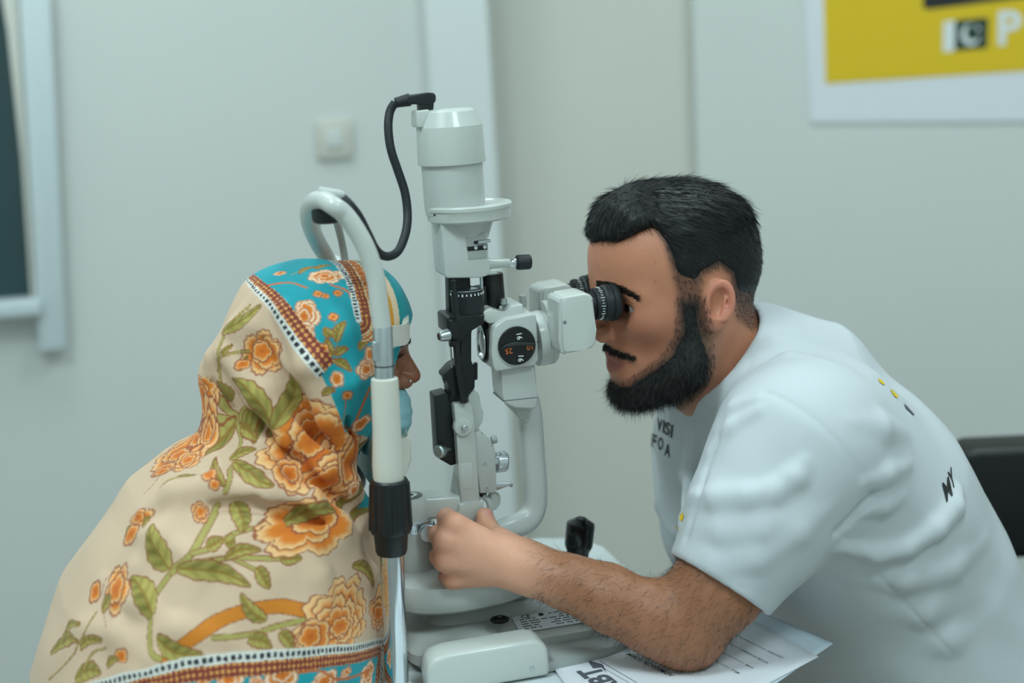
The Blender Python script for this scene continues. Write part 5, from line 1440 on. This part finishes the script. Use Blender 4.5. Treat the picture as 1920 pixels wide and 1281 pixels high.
leaf((295, 1195), (380, 1225), 18, -.15); leaf((500, 1165), (450, 1112), 14, .1); leaf((525, 1185), (550, 1222), 14, .1); leaf((465, 1200), (510, 1215), 14)
flower(640, 1165, 72, .2, 5, 8, .9); flower(590, 1195, 30, .2, 2, 5)
flower(580, 825, 78, .5, 5, 7, 1.05); flower(618, 900, 40, .1, 3, 6); flower(545, 880, 30, 0, 2, 5); flower(490, 662, 38, .2, 3, 6, 1.25); bud(458, 680, 14, 70); flower(458, 682, 11, 0, 1, 4)
stem([(418, 745), (416, 680), (425, 640), (445, 600), (470, 575)], 8); stem([(416, 676), (440, 662), (468, 660)], 6); stem([(405, 745), (440, 790), (450, 830), (435, 880), (420, 915)], 9); stem([(450, 780), (470, 760), (500, 770)], 6); stem([(395, 780), (420, 790), (440, 800)], 6)
leaf((425, 625), (492, 572), 20, -.1); leaf((425, 668), (440, 645), 9); leaf((520, 790), (440, 705), 24, -.12); leaf((520, 790), (545, 700), 26, -.15); leaf((440, 745), (405, 715), 20, .1, True); leaf((500, 770), (468, 800), 22, .1, True)
leaf((440, 800), (392, 795), 10, .1); leaf((450, 800), (480, 825), 10); leaf((440, 865), (510, 900), 16, -.1); leaf((430, 862), (480, 842), 13); leaf((420, 905), (405, 860), 10)
flower(365, 825, 42, .3, 4, 7, 1.2); flower(352, 860, 30, .8, 3, 6); flower(305, 880, 16, 0, 2, 4); leaf((305, 922), (368, 892), 15); stem([(320, 860), (300, 890), (285, 910), (270, 925)], 3, LFO, False)
flower(395, 893, 12, 0, 1, 5); flower(402, 905, 8, 0, 1, 4); flower(265, 970, 24, 0, 2, 5, .7); leaf((235, 1010), (245, 985), 10); leaf((270, 990), (285, 970), 8); flower(250, 1000, 13, 0, 1, 4); flower(375, 960, 15, 0, 2, 5)
flower(222, 1105, 26, 0, 2, 5, 1.5); leaf((190, 1145), (212, 1120), 14); stem([(205, 1180), (190, 1130), (200, 1085), (230, 1065)], 3, LFO, False); flower(178, 1110, 10, 0, 1, 4, 1.6)
leaf((120, 1190), (155, 1170), 14); leaf((95, 1225), (150, 1205), 13); stem([(90, 1275), (140, 1225), (165, 1180), (180, 1150)], 4); leaf((150, 1215), (195, 1200), 14); flower(228, 1232, 12, 0, 1, 4); leaf((200, 1250), (225, 1235), 10); leaf((140, 1275), (190, 1262), 20); stem([(150, 1270), (165, 1235), (200, 1215)], 5)
leaf((640, 955), (660, 905), 18, .1, True); leaf((655, 980), (676, 950), 13, .1, True); leaf((700, 1080), (690, 1040), 12, .1); leaf((660, 1060), (690, 1100), 12); flower(705, 1150, 30, 0, 3, 6, 1.5)
flower(645, 840, 22, 0, 2, 5, 1.8)
# back of the shawl, out of sight from the front
for k in range(46):
    a_, b_ = rsP.uniform(-.62, -.45), rsP.uniform(-.15, .42)
    ix = sel(a_, b_, .05); ix = ix[sv2[ix, 1] > .03]
    if len(ix) < 50: continue
    R0 = rsP.uniform(.012, .03); x, y = AB[ix, 0] - a_, AB[ix, 1] - b_; r = np.hypot(x, y); th = np.arctan2(y, x); rb = R0 * (.75 + .25 * np.abs(np.cos(3 * th)))
    q = np.clip(r / rb, 0, 1)[:, None]; w_ = (1 - sstep(rb - AA, rb + AA, r))[:, None]; col = OR0 * (1 - q) + PEACH * q; CC[ix] = CC[ix] * (1 - w_) + col * w_

# teal part on the head, beyond the border line
BORD = [(452, 566), (478, 545), (505, 570), (535, 612), (565, 655), (598, 697), (618, 735), (642, 800), (664, 866)]
teal_poly = [(385, 455), (478, 543), (505, 570), (535, 612), (565, 655), (598, 697), (618, 735), (642, 800), (664, 872), (720, 890), (900, 890), (950, 600), (900, 300), (600, 250), (400, 300)]
area(teal_poly, TEAL)
flower(610, 519, 36, .3, 4, 7, .72, True); flower(575, 590, 24, .9, 3, 5, 1.5, True); flower(570, 625, 18, .2, 2, 5, 1.4, True); stem([(500, 535), (545, 530), (575, 540)], 7, L3(196, 100, 44), False); stem([(620, 535), (650, 545), (660, 560)], 6, L3(196, 100, 44), False)
flower(596, 552, 8, 0, 1, 4); flower(610, 556, 6, 0, 1, 4); flower(633, 550, 8, 0, 1, 4); flower(525, 512, 10, 0, 1, 5, .8, True); stem([(545, 515), (570, 505), (600, 500)], 4, L3(150, 140, 60), False); leaf((560, 512), (590, 500), 7); leaf((590, 505), (620, 498), 6)
stem([(628, 670), (630, 640), (625, 600)], 3, L3(150, 120, 60), False); flower(624, 596, 8, 0, 1, 4); leaf((628, 640), (645, 605), 10); leaf((625, 630), (606, 615), 9); leaf((624, 662), (612, 635), 9); leaf((628, 665), (652, 652), 8); leaf((625, 675), (658, 695), 8, .1); leaf((598, 690), (630, 660), 6)
flower(688, 692, 17, .3, 2, 5, 1, True); flower(631, 710, 11, 0, 1, 5, 1.2, True); flower(650, 740, 8, 0, 1, 4); flower(697, 665, 10, 0, 1, 4, 1.4, True); leaf((672, 655), (692, 640), 8); leaf((600, 735), (628, 730), 7); stem([(648, 740), (645, 765), (638, 780)], 3, L3(180, 90, 40), False)
stem([(710, 700), (690, 735), (675, 770), (660, 810), (650, 850)], 8, L3(196, 96, 30), False); stem([(710, 760), (695, 745)], 6, L3(196, 96, 30), False); flower(678, 795, 13, .5, 1, 5, 1.4, True); flower(680, 860, 18, .5, 2, 5, .8, True); flower(606, 655, 10, 0, 1, 4); flower(585, 640, 7, 0, 1, 4)
squares_band([(482, 546), (505, 570), (535, 612), (565, 655), (600, 700)], -1, .0088, .0130)
# front bands over the forehead
FB = [(640, 504), (655, 530), (665, 562), (672, 600)]
P_ = extend(np.array(spline([tuple(p) for p in C2(FB)], 6)), 14.0); s_, t_, L_ = polyline_st(np.arange(len(AB)), P_); s_ = -s_
up_ = (AB[:, 1] > C2([(700, 640)])[0][1]) & (sv2[:, 0] > -.29)
frm = up_ & (s_ > -.004) & (s_ < .07)
paint(frm * (s_ > -.0035) * (s_ < .0035), L3(210, 212, 208)); paint(frm * (np.abs(s_) < .0024) * (((t_ / .0042) % 1) > .45), L3(24, 30, 44))
paint(frm * (s_ >= .0035) * (s_ < .0155), L3(120, 50, 32)); c_ = .0052
paint(frm * (s_ >= .0035) * (s_ < .0155) * ((((t_ + s_) / c_) % 1) > .3) * ((((t_ - s_) / c_) % 1) > .3) * (((np.floor((t_ + s_) / c_) + np.floor((t_ - s_) / c_)) % 2) == 0), L3(206, 140, 64))
paint(frm * (s_ >= .0155) * (s_ < .0168), L3(206, 190, 150)); paint(frm * (s_ >= .0168) * (s_ < .0290), L3(182, 92, 20))
dots = ((((t_ + .3 * s_) / .0046) % 1 - .5) ** 2 + (((s_ / .0041) % 1) - .5) ** 2) < .035; paint(frm * (s_ >= .018) * (s_ < .028) * dots, L3(214, 200, 160))
paint(frm * (s_ >= .0290) * (s_ < .0303), L3(206, 190, 150)); paint(frm * (s_ >= .0303) * (s_ < .0395), L3(150, 158, 140)); mot = np.sin(AB[:, 0] * 1500) * np.sin(AB[:, 1] * 1300 + 2) > .35; paint(frm * (s_ >= .0308) * (s_ < .039) * mot, L3(40, 44, 44))
paint(frm * (s_ >= .0395) * (s_ < .0480), L3(206, 142, 30)); paint(frm * (s_ >= .0480) * (s_ < .0600), L3(222, 196, 164)); paint(frm * (s_ >= .0600), L3(0, 140, 146))
# hem at the bottom: border, lattice, then teal
HEM = [(140, 1296), (190, 1283), (245, 1268), (300, 1256), (400, 1238), (520, 1228), (640, 1218), (716, 1206), (760, 1198)]
P_ = extend(np.array(spline([tuple(p) for p in C2(HEM)], 6)), 10.0); s_, t_, L_ = polyline_st(np.arange(len(AB)), P_); low_ = AB[:, 1] < .10
sd = np.sign(np.median(s_[(AB[:, 1] < P_[:, 1].min() - .02)])) if ((AB[:, 1] < P_[:, 1].min() - .02).any()) else 1
s_ = s_ * sd; paint(low_ * (s_ > .012), TEAL)
for fx, fy, fr in ((430, 1275, 26), (530, 1268, 30), (610, 1278, 24), (690, 1262, 22), (480, 1280, 12), (650, 1262, 10), (380, 1280, 12)): flower(fx, fy, fr, .3, 2, 5, .8, True)
stem([(560, 1262), (600, 1258), (640, 1275), (700, 1250)], 6, L3(190, 96, 36), False)
s_2, _, _, _ = squares_band(HEM, sd, .0078, .0110, False, 10.0)
M['cloth'] = mat('printed_lawn_cloth', None, .8, noise=.03, nscale=25, bump=.12, bscale=1500, attr='Col', sheen=.1)
shw = np_mesh('shawl', sv2 + np.array((0, 0, TZ)), sf2, M['cloth'], pat, CC, 1)
shw['label'] = 'cream and teal floral printed shawl'
# long tunic below the shawl down to the floor
def tunic(P):
    Q = P.copy(); Q[:, 1] = Q[:, 1] / 1.2
    d = s_chain(Q, [(-.40, 0, -.05), (-.42, 0, -.24), (-.37, 0, -.30), (-.345, 0, -.45), (-.33, 0, -.68)], [.12, .15, .15, .135, .15], .04)
    return np.maximum(d, -.702 - P[:, 2])
M['tunic'] = mat('teal_tunic', lin(10, 120, 128), .8, noise=.08, nscale=20)
body_obj('tunic', tunic, (-.65, -.26, -.74), (-.12, .26, .12), .006, M['tunic'], pat, None, 1)

# ================================================================ PAPERS ON THE TABLE
def sheet(name, corners_px, h, m, label, lift=None):
    cs = [on_table(x, y, h) for x, y in corners_px]; e = empty(name, label, 'paper', O, INST_A)
    n = 14; vs, fs = [], []
    for i in range(n + 1):
        for j in range(n + 1):
            s, t = i / n, j / n; p = (cs[0] * (1 - s) + cs[1] * s) * (1 - t) + (cs[3] * (1 - s) + cs[2] * s) * t
            vs.append((p.x, p.y, h + (lift(s, t) if lift else 0)))
    for i in range(n):
        for j in range(n): fs.append((i * (n + 1) + j, (i + 1) * (n + 1) + j, (i + 1) * (n + 1) + j + 1, i * (n + 1) + j + 1))
    o = py_obj('sheet', vs, fs, m, e); md = o.modifiers.new('thickness', 'SOLIDIFY'); md.thickness = .0003; md.offset = -1
    return e, cs
back, _ = sheet('paper_sheet', [(1360, 1145), (1410, 1150), (1562, 1207), (1430, 1300)], .0016, M['paperb'], 'bluish blank paper sheet lying under the admission form near the shirt', lambda s, t: .006 * sstep(.6, 1, np.array(s)) * (1 - t))
frm_, cs = sheet('paper_form', [(1010, 1214), (1385, 1148), (1535, 1232), (1165, 1430)], .0032, M['paper'], 'printed white admission form under the man\'s elbow beside the base')
FX = (cs[1] - cs[0]); FX.z = 0; 
def fpt(px, py): return on_table(px, py, .0036)
def form_text(s, p0, p1, m, bold=0.0, k=1.0):
    a, b = fpt(*p0), fpt(*p1); ax = (b - a); L = ax.length; ax.normalize(); ay = Vector((-ax.y, ax.x, 0))
    v, f = text_mesh(s, 1.0, bold, 0, 'LEFT'); xs = [q.x for q in v]; sc = L / (max(xs) - min(xs)); ys = [q.y for q in v]
    py_obj('print', [a + ax * (q.x - min(xs)) * sc + ay * q.y * sc * k + Vector((0, 0, .0001)) for q in v], f, m, frm_, smooth=False)
def form_line(p0, p1, w_, m=None):
    a, b = fpt(*p0), fpt(*p1); d = (b - a).normalized(); n_ = Vector((-d.y, d.x, 0)) * w_ / 2
    z = Vector((0, 0, .0001)); py_obj('rule', [a - n_ + z, b - n_ + z, b + n_ + z, a + n_ + z], [(0, 1, 2, 3)], m or M['ink2'], frm_, smooth=False)
form_text('RBT', (1152, 1294), (1102, 1254), M['ink2'], .04)
def poly_print(pts, m):
    a = [fpt(*p) + Vector((0, 0, .0001)) for p in pts]; py_obj('emblem', a, [tuple(range(len(a)))], m, frm_, smooth=False)
poly_print([(1101, 1238), (1130, 1246), (1138, 1262), (1128, 1252), (1112, 1254)], M['ink2'])
form_text('ADMISSION FORM', (1262, 1268), (1178, 1226), M['ink'], .01)
form_text('LOCATION', (1468, 1234), (1440, 1221), M['ink2'], .01); form_line((1436, 1219), (1370, 1186), .0006)
form_text('NATURE OF SURGERY', (1440, 1244), (1390, 1218), M['ink2'], .01); form_line((1388, 1217), (1340, 1192), .0006)
form_text('NAME', (1412, 1253), (1398, 1246), M['ink2'], .01); form_line((1395, 1244), (1328, 1210), .0006)
form_text('MR #', (1386, 1263), (1372, 1256), M['ink2'], .01); form_line((1369, 1254), (1310, 1224), .0006)
form_text('MAH', (1375, 1194), (1348, 1182), M['blue'], .03, 1.1)
form_line((1195, 1281), (1125, 1240), .0008); form_line((1180, 1281), (1130, 1252), .0006)

# ================================================================ parts of parts
def nest(root, child, parent):
    """put every child piece under the nearest part of the given kind of the same thing"""
    base = lambda o: o.name.split('.')[0]
    cen = lambda o: sum((Vector(c) for c in o.bound_box), Vector()) / 8
    ps = [o for o in root.children if base(o) == parent]
    for c in [o for o in root.children if base(o) == child]:
        if ps: c.parent = min(ps, key=lambda p: (cen(p) - cen(c)).length)
for c, p in (('dioptre_marks', 'eyepiece'), ('dial_grip', 'magnification_dial'), ('dial_figure', 'magnification_dial'), ('dial_bezel', 'magnification_dial'), ('scale_marks', 'scale_ring'),
             ('label_print', 'rating_label'), ('label_mark', 'rating_label'), ('drum_figures', 'aperture_drum'), ('drum_rim', 'aperture_drum'), ('hinge_pin', 'hinge_boss'), ('guard_screw', 'wheel_guard'),
             ('housing_screw', 'slide_housing'), ('panel_strip', 'access_panel'), ('panel_slot', 'access_panel'), ('panel_lever', 'access_panel'), ('strip_screw', 'access_panel'), ('housing_seam', 'prism_housing'), ('seam_screw', 'prism_housing'),
             ('objective_lens', 'objective_ring'), ('objective_chrome', 'objective_ring'), ('flange_screw', 'flange'), ('flange_slot', 'flange'), ('joystick_button', 'joystick'), ('slide_knob_shaft', 'slide_knob'), ('pivot_socket', 'pivot_head'), ('pivot_screw', 'pivot_head'), ('mount_screw', 'top_mount'), ('mount_pin', 'top_mount'), ('plug_relief', 'plug_body'), ('column_joint', 'microscope_column')):
    nest(sl, c, p)
nest(hr, 'sleeve_groove', 'post_sleeve'); nest(hr, 'sleeve_clamp', 'post_sleeve'); nest(hr, 'knob_stem', 'fixation_knob'); nest(hr, 'forehead_pad', 'forehead_band')
for r_ in (man, pat): nest(r_, 'iris', 'eye')
for c, p in (('hair_strands', 'hair'), ('side_hair', 'hair'), ('beard_strands', 'beard'), ('beard_ends', 'beard'), ('moustache', 'beard'), ('cheek_stubble', 'beard'), ('chest_letter', 't_shirt'), ('back_letter', 't_shirt'), ('chest_mark', 't_shirt'), ('back_mark', 't_shirt')): nest(man, c, p)
nest(frm_, 'print', 'sheet'); nest(frm_, 'rule', 'sheet'); nest(frm_, 'emblem', 'sheet')
